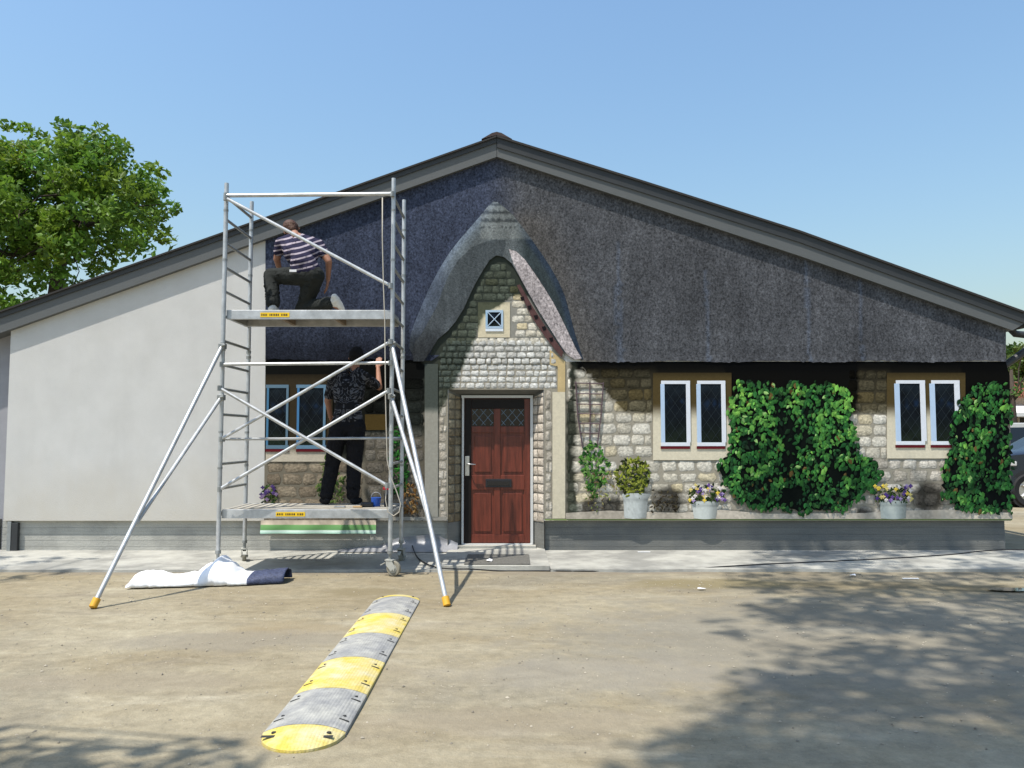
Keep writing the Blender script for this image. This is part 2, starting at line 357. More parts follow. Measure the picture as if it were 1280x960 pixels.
# gutter and swan-neck downpipe at the right eave
gx = P(1279, 400).x + .01
q = MB(); q.path([(gx + .02 + .07 * math.cos(t), -.06, P(640, 397).z - .07 + .07 * math.sin(t)) for t in [math.pi + i * math.pi / 8 for i in range(9)]], .006, 6)
zg = P(640, 400).z
gut = MB(); ngut = 10
for yy in (-.1, 12.2):
    for rr in (.075, .069): gut.v += [(gx + .07 + rr * math.cos(math.pi + i * math.pi / ngut), yy, zg - .02 + rr * math.sin(math.pi + i * math.pi / ngut)) for i in range(ngut + 1)]
n1 = ngut + 1
for i in range(ngut): gut.f += [(i, i + 1, 2 * n1 + i + 1, 2 * n1 + i), (n1 + i, 3 * n1 + i, 3 * n1 + i + 1, n1 + i + 1), (i, n1 + i, n1 + i + 1, i + 1)]
gut.f += [tuple(range(n1))]
gut.build('gutter', M['fascia_trim'], bl)
pz = P(1256, 452).z
MB().path([(gx + .08, .42, zg - .06), (gx + .14, .42, zg - .13), (gx + .32, .42, zg - .15), (P(1300, 425, .42).x, .42, P(1300, 425, .42).z + .02), (P(1296, 429, .42).x, .42, P(1296, 429, .42).z), (P(1252, 454, .42).x + .12, .42, P(1252, 452, .42).z), (wr + .07, .42, P(1252, 460, .42).z - .1), (wr + .07, .42, .1)], .048, 12).build('downpipe', M['fascia_trim'], bl, smooth='auto')
# stub pipe at the far left foot of the wall
q = MB(); b0 = P(11, 689, .02)
q.box((b0.x - .02, -.005, .02), (b0.x + .03, .05, zb - .012)); q.build('stub_post', M['galv_dull'], bl, bevel=.004)
MB().box((b0.x + .035, .0, .02), (b0.x + .115, .054, zb - .03)).build('stub_box', M['fascia_trim'], bl, bevel=.004)

# door (part of the building) ------------------------------------------------
YD = .235
dr = MB()
def pxbox(mb, x0, y0, x1, y1, yf, yb, c=None):
    a = P(x0, y1, YD); b_ = P(x1, y0, YD); return mb.box((a.x, yf, a.z), (b_.x, yb, b_.z), c)
leaf = pxbox(MB(), 581, 498.5, 662.5, 678.5, .215, .235).build('door', M['mahogany'], bl, label='reddish brown panelled wooden door with two small leaded lights')
fr = MB()
for bx in ((577.2, 495, 580.4, 680.0), (663.0, 495, 666.0, 680.0)): pxbox(fr, *bx, .17, .238)
fr.build('frame', M['frame_white'], leaf); pxbox(MB(), 577.2, 494.4, 666, 497.6, .171, .2385).build('frame', M['frame_white'], leaf)
pxbox(MB(), 578, 678.9, 665, 681.2, .16, .237).build('sill', M['frame_white'], leaf)
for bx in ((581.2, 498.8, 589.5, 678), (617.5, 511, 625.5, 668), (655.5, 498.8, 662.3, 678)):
    pxbox(MB(), *bx, .196, .2149).build('stile', M['shade_black' if bx[0] < 585 else 'mahogany'], leaf, bevel=.004)  # left stile carries the niche shadow in its colour
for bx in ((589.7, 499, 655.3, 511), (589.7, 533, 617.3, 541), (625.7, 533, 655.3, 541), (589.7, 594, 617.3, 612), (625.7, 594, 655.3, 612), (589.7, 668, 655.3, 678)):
    pxbox(MB(), *bx, .197, .2148).build('rail', M['shade_black' if bx[1] < 505 else 'mahogany'], leaf, bevel=.004)
for bx in ((593, 545, 614, 590), (629, 545, 652.5, 590), (593, 616, 614, 664), (629, 616, 652.5, 664)):
    pxbox(MB(), *bx, .204, .2148).build('panel', M['mahogany'], leaf, bevel=.005)
for x0, x1 in ((589.8, 617.2), (625.8, 655.2)):
    gl = pxbox(MB(), x0, 511.3, x1, 532.7, .2085, .2149).build('pane', M['dark_glass'], leaf)
    lt = MB(); W_, H_ = x1 - x0, 21
    for sgn in (1, -1):
        for k in range(-2, 4):
            pts = []
            for t in (0, 1):
                pass
            # diagonal strip clipped to the light
            xa = x0 + k * 11.0
            seg = []
            for i in range(21):
                yy = 511.5 + i; xx = xa + (i * .85 if sgn > 0 else 18 - i * .85)
                if x0 + .3 < xx < x1 - .3: seg.append((xx, yy))
            if len(seg) > 2: lt.tube(P(*seg[0], .207), P(*seg[-1], .207), .0035, 5)
    lt.build('lattice', M['lead'], leaf)
hd = pxbox(MB(), 581.6, 570, 587, 594.5, .180, .1955).build('handle', M['steel'], leaf, bevel=.003)
hl = MB().path([P(584.5, 579.8, .235) + Vector((0, -.06, 0)), P(584.5, 579.8, .235) + Vector((0, -.11, 0)), P(587, 579.8, .235) + Vector((0, -.12, 0)), P(595, 580.2, .235) + Vector((0, -.118, 0))], .009, 8)
hl.build('lever', M['steel'], leaf, smooth=True)
pxbox(MB(), 607, 598.5, 639.5, 608.8, .183, .1966).build('letterbox', M['black_plastic'], leaf, bevel=.004)
pxbox(MB(), 609.5, 601, 637, 606.8, .179, .1829).build('letterbox_flap', M['dark_glass'], leaf, bevel=.003)

# ------------------------------------------------------------------ printed vinyl mural
mu = thing('printed_mural', (P(790, 651).x, -.002, zb), 'printed vinyl mural of a thatched stone cottage covering the gable wall', 'mural')
def wp(px, py, off): p = P(px, py, 0); return (p.x, -off, p.z)

def shade(px, py):
    """brightness and tint of the photo printed on the vinyl (its own sun and shade, as ink)"""
    if px < 531:                                              # left of the porch
        top = sstep(566, 580, py) if px < 455 else sstep(528, 552, py)
        m = .045 + .05 * sstep(470, 500, py)
        if px > 483: m += .07 * sstep(470, 500, py)
        m = m + (.66 - m) * top
        if px > 455: m *= .78
        return m, mixc((.75, .95, .95), (1, .97, .92), top)
    if px < 548 and py > 440:
        t = sstep(508, 518, py); return .26 + .42 * t, mixc((.80, .98, 1.0), (1, 1, 1), t)
    if px <= 712 and py < 500 or px < 560:
        # gable: lit side right of the printed shadow line
        ln = lerp_poly([(300, 652), (371, 640), (380, 628), (395, 604), (424, 594), (484, 567), (520, 547), (700, 540)], py)
        t = sstep(-1.5, 1.5, px - ln)
        if py < 371: t = 0
        m = .27 + .73 * t; return m, mixc((.82, 1.02, .92), (1, 1, 1), t)
    if px < 707: return .92, (1, 1, 1)
    # long wall right of the porch
    if px < 720: return .20 + .1 * sstep(560, 640, py), (.85, 1, .9)
    lit_tri = inside((px, py), [(719, 463), (727, 461), (784, 517), (719, 519)])
    t = max(sstep(514, 519, py), 1.0 if lit_tri else 0)
    m = .03 + .15 * sstep(458, 470, py) + .10 * sstep(468, 505, py)
    if px > 822 and not (1072 < px < 1112): m *= .55
    if 905 < px < 1072 or px > 1200: m *= .3
    m = m + (1 - m) * t
    for (cx, cy, rx, ry) in ((835, 625, 24, 20), (765, 634, 18, 16), (738, 635, 14, 14), (1160, 622, 24, 24), (1080, 640, 12, 7), (917, 642, 18, 5)):
        d = math.hypot((px - cx) / rx, (py - cy) / ry); m *= .25 + .75 * sstep(.55, 1.1, d)
    return m, mixc((1.0, .93, .68), (1, 1, 1), t)
def ink(base, px, py, k=1.0):
    m, t = shade(px, py); return mul(mul(pr(base), t), m ** 1.45 * k)

def sheet(name, poly, step, cfn, off, m, parent=mu, relief=None, label=None, kind=None, jitter=.25):
    x0 = min(p[0] for p in poly); x1 = max(p[0] for p in poly); y0 = min(p[1] for p in poly); y1 = max(p[1] for p in poly)
    pts = []; n = len(poly)
    for i in range(n):
        a = Vector(poly[i]); b_ = Vector(poly[(i + 1) % n]); k = max(1, int((b_ - a).length / step))
        pts += [a.lerp(b_, j / k) for j in range(k)]
    nb = len(pts); edges = [(i, (i + 1) % nb) for i in range(nb)]; bnd = [tuple(p) for p in pts]
    yy = y0 + step / 2
    while yy < y1:
        xx = x0 + step / 2
        while xx < x1:
            q = (xx + rnd.uniform(-jitter, jitter) * step, yy + rnd.uniform(-jitter, jitter) * step)
            if inside(q, poly): pts.append(Vector(q))
            xx += step
        yy += step
    v2, _, f2, *_ = delaunay_2d_cdt([Vector(p) for p in pts], edges, [], 1, 1e-4)
    b = MB(); b.add([wp(p.x, p.y, off + (relief(p.x, p.y) if relief else 0)) for p in v2], [tuple(f)[::-1] for f in f2], [cfn(p.x, p.y) for p in v2])
    o = b.build(name, m, parent, smooth=True, label=label, kind=kind)
    me = o.data                                                # faces towards the viewer
    if sum(p.normal.y for p in me.polygons) > 0: me.flip_normals()
    return o

LE = 332.0   # left end of the applied vinyl
# base print: mortar and shadow, right wall / porch wall / left wall
def mortar(px, py): return ink((150, 143, 128), px, py)
base_r = [(707, 452), (1257, 452), (1262, 470), (1264, 649), (680.05, 649), (680.05, 487), (559.95, 487), (559.95, 649), (455, 649), (455, 654), (LE - 2, 654), (LE, 440), (560, 440), (600, 340), (621, 325), (640, 340), (700, 440)]
sheet('wall_print', base_r, 4.5, mortar, .003, M['print'])
# thatch of the long roof
def thatch_col(px, py):
    lft = sstep(660, 600, px)
    c = mixc((74, 75, 78), (58, 64, 80), lft)
    k = 1.0
    if px < 512: k *= .62 + .22 * sstep(470, 300, py)
    k *= 1 - .25 * sstep(430, 449, py) + (.30 * sstep(441, 450, py) if px > 700 else 0)
    # mossy and pale weather patches printed on the straw
    n1 = noise.noise(Vector((px * .012, py * .02, 1))); n2 = noise.noise(Vector((px * .03, py * .01, 9)))
    k *= 1 + .16 * n1 + .12 * n2
    if px > 640: c = mixc(c, (96, 88, 78), .4 * sstep(60, 0, abs(px - 655 - (py - 270) * .38)) * sstep(250, 280, py))
    for sx in (771, 776, 884, 1076, 1010):
        if abs(px - sx - (py - 400) * .04) < 2.0 and py > 270 + (sx * 7 % 90): c = mixc(c, (84, 96, 116), .35)
    if px < 531 and py > 400: k *= 1 - .5 * sstep(400, 450, py)
    return mul(pr(c), k)
def eave(x): return 452 + 1.0 * math.sin(x * .05) + 1.3 * noise.noise(Vector((x * .15, 0, 0))) + 1.5 * noise.noise(Vector((x * .9, 4, 0)))
thp = [(LE, vb(LE) + 1.0)] + [(x, vb(x) + 1.0) for x in range(350, 621, 30)] + [(621, 197.2)] + [(x, vb(x) + 1) for x in range(640, 1256, 30)] + [(1257, vb(1257) + 1)]
thp += [(1257, 452)] + [(x, eave(x)) for x in range(1250, 724, -3)] + [(726, 448), (722, 436), (560, 436)] + [(x, eave(x) - 2) for x in range(540, 336, -4)] + [(LE, 450)]
sheet('thatch_print', thp, 3.6, thatch_col, .008, M['thatch'], relief=lambda x, y: .006 * sstep(440, 449, y), label='dark grey thatch printed on the vinyl')
# porch thatch hood
outer_l = [(512, 436), (513, 420), (519, 402), (527, 383), (537, 360), (549, 337), (562, 316), (577, 297), (592, 280), (604, 266), (611, 257), (617, 252.5)]
outer_r = [(622, 253), (631, 260), (641, 269), (652, 283), (664, 299), (676, 316), (688, 334), (698, 352), (706, 370), (712, 392), (718, 415), (724, 434), (729, 449)]
inner = [(716, 449), (704, 440), (690, 418), (676, 396), (662, 372), (650, 348), (640, 330), (630, 322), (620, 320), (612, 326), (604, 338), (596, 352), (588, 368), (580, 386), (570, 402), (560, 414), (548, 424), (538, 440), (530, 452), (520, 450)]
def dist_poly(px, py, pts):
    best = 1e9
    for (ax, ay), (bx, by) in zip(pts, pts[1:]):
        dx, dy = bx - ax, by - ay; t = max(0, min(1, ((px - ax) * dx + (py - ay) * dy) / (dx * dx + dy * dy)))
        best = min(best, math.hypot(px - ax - t * dx, py - ay - t * dy))
    return best
arch = [(527, 418), (536, 402), (546, 384), (554, 362), (562, 343), (574, 325), (590, 310), (606, 303), (620, 300), (631, 301), (637, 308), (644, 322)]
under = arch[:10] + [(632, 304), (628, 321), (620, 320), (612, 326), (604, 338), (596, 352), (588, 368), (580, 386), (570, 402), (560, 414), (548, 424), (538, 440), (530, 452), (517, 452), (516, 440), (519, 428)]
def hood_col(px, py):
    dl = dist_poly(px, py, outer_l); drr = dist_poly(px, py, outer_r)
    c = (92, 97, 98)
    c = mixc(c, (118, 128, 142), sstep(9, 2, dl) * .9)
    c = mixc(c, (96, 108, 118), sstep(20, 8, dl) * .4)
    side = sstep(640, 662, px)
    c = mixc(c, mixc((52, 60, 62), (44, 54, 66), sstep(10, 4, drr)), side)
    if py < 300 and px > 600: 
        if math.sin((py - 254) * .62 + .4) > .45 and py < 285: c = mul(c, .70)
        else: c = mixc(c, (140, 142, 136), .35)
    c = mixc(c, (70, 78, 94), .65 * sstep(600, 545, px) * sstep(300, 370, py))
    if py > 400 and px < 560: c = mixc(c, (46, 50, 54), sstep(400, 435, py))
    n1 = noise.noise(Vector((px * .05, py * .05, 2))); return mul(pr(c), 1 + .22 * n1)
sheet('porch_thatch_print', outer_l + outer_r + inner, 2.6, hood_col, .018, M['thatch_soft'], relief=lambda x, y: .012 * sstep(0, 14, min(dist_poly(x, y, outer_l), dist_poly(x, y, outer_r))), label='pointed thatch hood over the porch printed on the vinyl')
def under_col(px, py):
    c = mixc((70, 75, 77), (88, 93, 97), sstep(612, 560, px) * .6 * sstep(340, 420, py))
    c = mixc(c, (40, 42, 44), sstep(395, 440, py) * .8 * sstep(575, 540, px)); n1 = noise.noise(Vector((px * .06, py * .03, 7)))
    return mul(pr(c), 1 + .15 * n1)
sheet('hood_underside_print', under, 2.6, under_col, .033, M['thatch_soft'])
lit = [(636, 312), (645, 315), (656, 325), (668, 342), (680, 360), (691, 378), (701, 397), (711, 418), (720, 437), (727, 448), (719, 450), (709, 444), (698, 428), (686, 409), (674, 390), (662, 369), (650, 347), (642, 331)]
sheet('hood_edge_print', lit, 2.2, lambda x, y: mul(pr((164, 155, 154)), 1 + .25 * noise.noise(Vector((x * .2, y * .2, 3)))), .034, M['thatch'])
# little brown barge board with dark notches under the lit thatch edge
bb = [(646, 357), (650, 356), (666, 384), (682, 409), (697, 430), (704, 440), (702, 447), (694, 438), (680, 420), (664, 396)]
sheet('barge_board_print', bb, 3, lambda x, y: mul(pr((86, 62, 60)), 1 + .3 * noise.noise(Vector((x * .2, y * .2, 5)))), .036, M['print'])
for i, (x, y) in enumerate(((652, 374), (661, 385), (669, 397), (679, 411), (688, 425))):
    sheet('bracket_print', [(x - 2, y - 2), (x + 2.6, y - 3), (x + 3.6, y + 1.5), (x, y + 3.2)], 2, lambda a, b_: pr((28, 24, 26)), .039, M['print'])

sheet('gable_print', [(614, 312), (632, 312), (648, 338), (666, 368), (684, 400), (706, 436), (706, 447), (536, 447), (550, 414), (568, 390), (584, 360), (600, 326)], 4, lambda x, y: ink((138, 135, 126), x, y), .0105, M['print'])
# -- stones, one by one
stones = []     # (area, cx, cy, w, h, base colour, roughness of outline)
def course_fill(poly, y0, y1, hfn, wfn, colfn, skip=(), gap=.35, rough=.10):
    y = y0; row = 0
    while y < y1:
        h = hfn(y); x = min(p[0] for p in poly) - rnd.uniform(0, wfn(y)); xm = max(p[0] for p in poly)
        while x < xm:
            w_ = wfn(y) * rnd.uniform(.65, 1.45); cx, cy = x + w_ / 2, y + h / 2
            # clip the stone to the polygon sideways
            ins = [k for k in range(11) if inside((x + w_ * k / 10, cy), poly)]
            if ins:
                xa, xb = x + w_ * ins[0] / 10, x + w_ * ins[-1] / 10
                if xb - xa > 3.2:
                    cx = (xa + xb) / 2
                    if not any(a - 1 < cx < c + 1 and b_ - 1 < cy < d + 1 for a, b_, c, d in skip): stones.append(((xb - xa) * h, cx, cy, xb - xa - gap, h - gap, colfn(), rough))
            x += w_
        y += h; row += 1
def warm(): return mixc((212, 206, 192), (190, 182, 164), rnd.random()) if rnd.random() > .15 else mixc((204, 188, 152), (178, 173, 160), rnd.random())
def greyish(): return mixc((206, 198, 184), (172, 163, 148), rnd.random())
gable = [(617, 328), (628, 328), (640, 343), (655, 374), (672, 402), (690, 432), (696.5, 456), (696.5, 486), (548, 486), (548, 446), (560, 422), (578, 398), (592, 368), (606, 340)]
course_fill(gable, 330, 425, lambda y: 9.2, lambda y: 13.5, warm, skip=[(597, 377, 637.5, 422.5)])
course_fill(gable, 425, 485.5, lambda y: 7.6, lambda y: 9.5, lambda: mixc((212, 210, 203), (186, 183, 175), rnd.random()), gap=.2, rough=.2)
course_fill([(548, 487), (559.2, 487), (559.2, 645), (548, 645)], 487, 645, lambda y: rnd.uniform(9, 12.5), lambda y: 10, greyish, rough=.16)
course_fill([(681, 487), (691, 487), (691, 645), (681, 645)], 487, 645, lambda y: rnd.uniform(10, 14), lambda y: 10, greyish, rough=.16)
WIN = [(816, 467, 914, 576), (1108, 467, 1206, 574)]
ash = [(708, 457), (1256, 457), (1256, 640), (708, 640)]
course_fill([(708, 460), (816, 460), (816, 575), (708, 575)], 460, 575, lambda y: rnd.uniform(12.4, 15), lambda y: 18, warm, rough=.13)
course_fill([(708, 575), (916, 575), (916, 640), (708, 640)], 575, 640, lambda y: rnd.uniform(11, 16), lambda y: 19, warm, rough=.24)
course_fill([(1060, 462), (1110, 462), (1110, 573), (1060, 573)], 462, 573, lambda y: rnd.uniform(12.4, 15), lambda y: 18, warm, rough=.13)
course_fill([(1060, 573), (1205, 573), (1205, 640), (1060, 640)], 573, 640, lambda y: rnd.uniform(11, 16), lambda y: 19, greyish, rough=.24)
course_fill([(LE + 1, 576), (455, 576), (455, 653), (LE + 1, 653)], 576, 650, lambda y: 15.5, lambda y: 22, lambda: mixc((200, 186, 164), (150, 136, 118), rnd.random()), rough=.18)
course_fill([(455, 470), (531, 470), (531, 646), (455, 646)], 472, 646, lambda y: 15, lambda y: 20, lambda: mixc((190, 184, 172), (150, 142, 130), rnd.random()), rough=.16, skip=[(456, 517, 484, 538)])
stones.sort(key=lambda s: -s[0])
rest = MB()
for i, (ar, cx, cy, sw, sh, cc, rg) in enumerate(stones):
    mb = MB() if i < 300 else rest; hgt = rnd.uniform(.0015, .0035); k = rnd.uniform(.86, 1.10); vs_ = []; cs = []
    b0_ = .0115 if cy < 452 and 536 < cx < 707 else .0036
    unit = [(-1, -.55), (-.78, -1), (-.05, -1), (.78, -1), (1, -.55), (1, .05), (1, .62), (.74, 1), (0, 1), (-.74, 1), (-1, .6), (-1, 0)]; n = 12
    jit = [(rnd.uniform(1 - rg, 1 + rg * .15), rnd.uniform(1 - rg * 1.3, 1 + rg * .15)) for _ in range(n)]; tx, tz = rnd.uniform(-.2, .2), rnd.uniform(-.2, .2)
    for sc_, off, kk in ((1.0, 0, .60 if sh > 11 else .72), (.88, hgt, 1.0)):
        for (ux, uy), (jx, jy) in zip(unit, jit):
            x, y = cx + ux * jx * sc_ * sw / 2, cy + uy * jy * (sc_ if sc_ == 1 else .80) * sh / 2
            edge = kk * (1 - .12 * max(0, uy)) * rnd.uniform(.74, 1.12)
            vs_.append(wp(x, y, b0_ + off + (tx * ux + tz * uy) * .004 * (sc_ < .99))); cs.append(ink(cc, x, y, k * edge))
    vs_.append(wp(cx, cy, b0_ + hgt * 1.15)); cs.append(ink(cc, cx, cy, k * 1.04))
    fs = [(j, n + j, n + (j + 1) % n, (j + 1) % n) for j in range(n)] + [(n + j, 2 * n, n + (j + 1) % n) for j in range(n)]
    mb.add(vs_, fs, cs)
    if i < 300: mb.build('stone', M['print_stone'], mu, smooth=True)
if rest.v: rest.build('small_stones', M['print_stone'], mu, smooth=True, kind='stuff')

# dressed stone: pilasters, window surrounds, ochre blocks
def slabp(name, x0, y0, x1, y1, base, off=.014, basef=None, m='print', poly=None):
    poly = poly or [(x0, y0), (x1, y0), (x1, y1), (x0, y1)]
    return sheet(name, poly, 4, basef or (lambda x, y: ink(base, x, y)), off, M[m])
slabp('pilaster_print', 690.5, 490, 706.5, 648, (206, 196, 172), basef=lambda x, y: mul(pr((204, 194, 170)), 1 - .1 * sstep(560, 640, y)))
slabp('pilaster_print', 0, 0, 0, 0, None, poly=[(687, 437), (698, 446), (706.5, 452), (706.5, 490), (697, 490), (697, 458), (687, 456)], basef=lambda x, y: mul(pr((188, 166, 122)), 1 + .12 * noise.noise(Vector((x * .1, y * .06, 1)))))
slabp('pilaster_print', 531, 455, 547.5, 646, (196, 192, 178))
slabp('ochre_block_print', 456.5, 518, 483, 537.5, None, basef=lambda x, y: pr((74, 60, 30)))
for x0, y0, x1, y1 in ((816, 466, 914, 575), (1108, 466, 1206, 573)):
    def sf(x, y, a=x0, b_=x1):
        m, t = shade(790, y); lit_ = sstep(505, 528, y); return mul(mixc(pr((74, 62, 36)), pr((206, 196, 172)), lit_), .35 + .65 * max(lit_, sstep(462, 476, y)))
    poly_ = [(x0, y0), (x1, y0), (x1, y1), (x0, y1)]
    sheet('window_surround_print', poly_, 4, sf, .0145, M['print'])
def sfl(x, y): lit_ = sstep(555, 570, y); return mul(mixc(pr((52, 44, 30)), pr((186, 176, 158)), lit_), 1 - .75 * sstep(480, 462, y))
sheet('window_surround_print', [(LE + .5, 468), (416, 468), (416, 577), (LE + .5, 577)], 4, sfl, .0145, M['print'])
# lintel bead over the small gable window
sheet('small_window_surround_print', [(597.5, 378), (637.5, 378), (637.5, 422), (597.5, 422)], 3, lambda x, y: ink((204, 192, 164), x, y, 1.0 if y > 380 else .8), .016, M['print'])

# windows: frame > pane, lattice, sill
def rectring(mb, x0, y0, x1, y1, t, off, cf, th=.008):
    for a in ((x0, y0, x1, y0 + t), (x0, y1 - t * 1.1, x1, y1), (x0, y0 + t, x0 + t, y1 - t * 1.1), (x1 - t, y0 + t, x1, y1 - t * 1.1)):
        p0 = wp(a[0], a[3], 0); p1 = wp(a[2], a[1], 0); mb.box((p0[0], -off, p0[2]), (p1[0], -off + th, p1[2]), cf(a))
def window(x0, y0, x1, y1, white, blue, xcross=False, red=True, skew=2.0):
    t = 4.1 if not xcross else 2.6
    def cf(a):
        left = a[2] - a[0] < 8 and a[0] < (x0 + x1) / 2
        return pr(mixc(white, blue, .6)) if left else pr(white)
    f = MB(); rectring(f, x0, y0, x1, y1, t, .026, cf); fo = f.build('window', M['print_plain'], mu, label='white framed cottage window printed on the vinyl' if not xcross else 'tiny square gable window printed on the vinyl')
    def pc(x, y):
        c = mixc((14, 19, 24), (26, 34, 24), sstep((y0 + y1) / 2, y1, y)); hh = (y - y0) / (y1 - y0); c = mixc(c, (34, 58, 92), .75 * sstep(.12, 0, abs(hh - .36)) * sstep(-.2, .5, noise.noise(Vector((x * .2, y * .1, 3))))); c = mixc(c, (40, 52, 60), .4 * sstep(.3, .05, hh)); g_ = noise.noise(Vector((x * .12, y * .09, x0))); return mul(pr(c), 1 + .8 * g_)
    sheet('pane', [(x0 + t - .4, y0 + t - .4), (x1 - t + .4, y0 + t - .4), (x1 - t + .4, y1 - t * 1.1 + .4), (x0 + t - .4, y1 - t * 1.1 + .4)], 4, pc, .0195, M['print_plain'], fo)
    lt = MB(); ax, bx, ay, by = x0 + t, x1 - t, y0 + t, y1 - t * 1.1
    if xcross:
        lc = pr((170, 188, 205))
        for a, b_ in (((ax, ay), (bx, by)), ((ax, by), (bx, ay))): lt.tube(wp(*a, .023), wp(*b_, .023), .0065, 6, c=lc)
    else:
        lc = pr((46, 54, 58)); H_ = by - ay; W_ = bx - ax; st = 11.5
        for sg in (1, -1):
            k = -H_ 
            while k < W_ + H_:
                seg = [(ax + k + sg * i * .72, ay + i) for i in range(int(H_) + 1) if ax < ax + k + sg * i * .72 < bx]
                if len(seg) > 3: lt.tube(wp(*seg[0], .0205), wp(*seg[-1], .0205), .0022, 4, c=lc)
                k += st
    lt.build('lattice', M['print_plain'], fo)
    if red:
        s_ = MB(); p0 = wp(x0 - .5, y1 + 3.6, 0); p1 = wp(x1, y1 + .3, 0); s_.box((p0[0], -.024, p0[2]), (p1[0], -.016, p1[2]), pr((92, 26, 34))); s_.build('sill', M['print_plain'], fo)
    else:
        s_ = MB(); p0 = wp(x0, y1 + 3.4, 0); p1 = wp(x1, y1 + .2, 0); s_.box((p0[0], -.025, p0[2]), (p1[0], -.017, p1[2]), pr((214, 222, 236))); s_.build('sill', M['print_plain'], fo)
for a, b_, c, d in ((826, 476, 862, 557.5), (871, 476, 906, 557.5), (1119, 475.5, 1155, 556), (1163, 475.5, 1198, 556)): window(a, b_, c, d, (212, 215, 220), (150, 180, 212))
window(333, 481, 361.5, 561, (92, 116, 132), (58, 112, 150)); window(371, 481, 408, 561, (98, 128, 150), (52, 112, 168))
window(607, 388, 629, 411, (168, 188, 206), (140, 176, 204), True, False)

# ivy: dark backing and hundreds of printed leaves
def leaf_shape(mb, x, y, s, ang, off, c, tilt=.3, asp=.7):
    """heart-like leaf folded along its rib; lengths in photo px"""
    ca, sa = math.cos(ang), math.sin(ang)
    pts = [(0, -1, 0), (.62 * asp, -.35, -1), (.5 * asp, .35, -.6), (0, 1.05, 0), (-.5 * asp, .35, -.6), (-.62 * asp, -.35, -1)]
    vs_ = []
    for u, v, d in pts: vs_.append(wp(x + (u * ca - v * sa) * s, y + (u * sa + v * ca) * s, off + d * .004 + tilt * v * .008))
    mb.add(vs_, [(0, 3, 2, 1), (0, 5, 4, 3)], [mul(c, 1.0), mul(c, .9), mul(c, .95), mul(c, 1.08), mul(c, 1.05), mul(c, 1.1)])
def blobpoly(pts, amp=2.5, step=5):
    out = []; n = len(pts)
    for i in range(n):
        a, b_ = Vector(pts[i]), Vector(pts[(i + 1) % n]); k = max(1, int((b_ - a).length / step))
        for j in range(k):
            p = a.lerp(b_, j / k); out.append((p.x + amp * noise.noise(Vector((p.x * .3, p.y * .3, 1))), p.y + amp * noise.noise(Vector((p.x * .3, p.y * .3, 8)))))
    return out
def ivy(poly, count, name, bright, gaps, label, smin=2.3, smax=4.1, dark=(8, 14, 10)):
    cmx, cmy = sum(p[0] for p in poly) / len(poly), sum(p[1] for p in poly) / len(poly)
    bp = blobpoly(poly, 7.0, 4)
    root = sheet(name, blobpoly([((x - cmx) * .95 + cmx, (y - cmy) * .95 + cmy) for x, y in poly], 6, 4), 5, lambda x, y: pr(dark), .029, M['print'], label=label)
    x0, x1 = min(p[0] for p in poly) - 2, max(p[0] for p in poly) + 2; y0, y1 = min(p[1] for p in poly) - 2, max(p[1] for p in poly) + 2
    mb = MB(); k = 0; tries = 0
    while k < count and tries < count * 12:
        tries += 1
        x, y = rnd.uniform(x0, x1), rnd.uniform(y0, y1)
        if not inside((x, y), bp): continue
        g_ = .46 + 1.0 * noise.noise(Vector((x * .055, y * .06, 3))) + .3 * noise.noise(Vector((x * .14, y * .14, 4)))
        b_ = bright(x, y); d = 1
        for gx_, gy_, rx, ry in gaps: d = min(d, math.hypot((x - gx_) / rx, (y - gy_) / ry))
        if rnd.random() > sstep(.35, 1, d) * .93 + .07: continue
        if g_ < .18 and rnd.random() < .6: continue
        v = max(0, min(1, b_ * (.16 + .85 * g_) + rnd.uniform(-.22, .24))) * (.35 + .65 * sstep(.3, 1, d))
        c = mixc((11, 30, 20), (46, 100, 46), min(1, v * 2)); c = mixc(c, (134, 186, 80), max(0, v * 2 - 1)); c = mixc(c, (rnd.randint(20, 90), rnd.randint(60, 120), rnd.randint(20, 60)), .15)
        q_ = rnd.random()
        if q_ < .02: c = (140, 176, 104)
        elif q_ > .985: c = (92, 74, 40)
        leaf_shape(mb, x, y, rnd.uniform(smin, smax) * rnd.choice((.75, 1, 1, 1.2)), rnd.gauss(.15, .65), .033 + .012 * v + rnd.uniform(0, .006), pr(c), rnd.uniform(-1, 1), .95); k += 1
    mb.build('leaves', M['print_leaf'], root, kind='stuff'); return root
ivyA = [(912, 492), (922, 480), (938, 475), (952, 474), (965, 480), (978, 488), (984, 478), (994, 474), (1006, 480), (1022, 476), (1036, 477), (1050, 484), (1062, 494), (1066, 520), (1069, 545), (1073, 568), (1090, 574), (1101, 580), (1101, 595), (1092, 612), (1078, 622), (1066, 632), (1050, 639), (1030, 641), (1000, 642), (975, 638), (955, 641), (935, 637), (920, 628), (905, 612), (895, 592), (896, 576), (907, 570), (909, 540), (908, 515)]
ivy(ivyA, 1900, 'ivy_print', lambda x, y: .80 - .30 * sstep(540, 640, y) + .45 * sstep(40, 72, abs(x - 985)) * sstep(540, 500, y) - .18 * sstep(12, 0, y - 474), [(986, 555, 13, 62), (990, 620, 30, 20), (1040, 590, 10, 14), (972, 470, 14, 20)], 'dense two-lobed green ivy bush printed on the vinyl')
ivyB = [(1188, 520), (1196, 505), (1206, 492), (1218, 482), (1230, 476), (1244, 476), (1254, 480), (1261, 492), (1262, 540), (1264, 600), (1265, 640), (1240, 641), (1215, 640), (1195, 638), (1178, 620), (1174, 598), (1176, 580), (1188, 560), (1186, 540)]
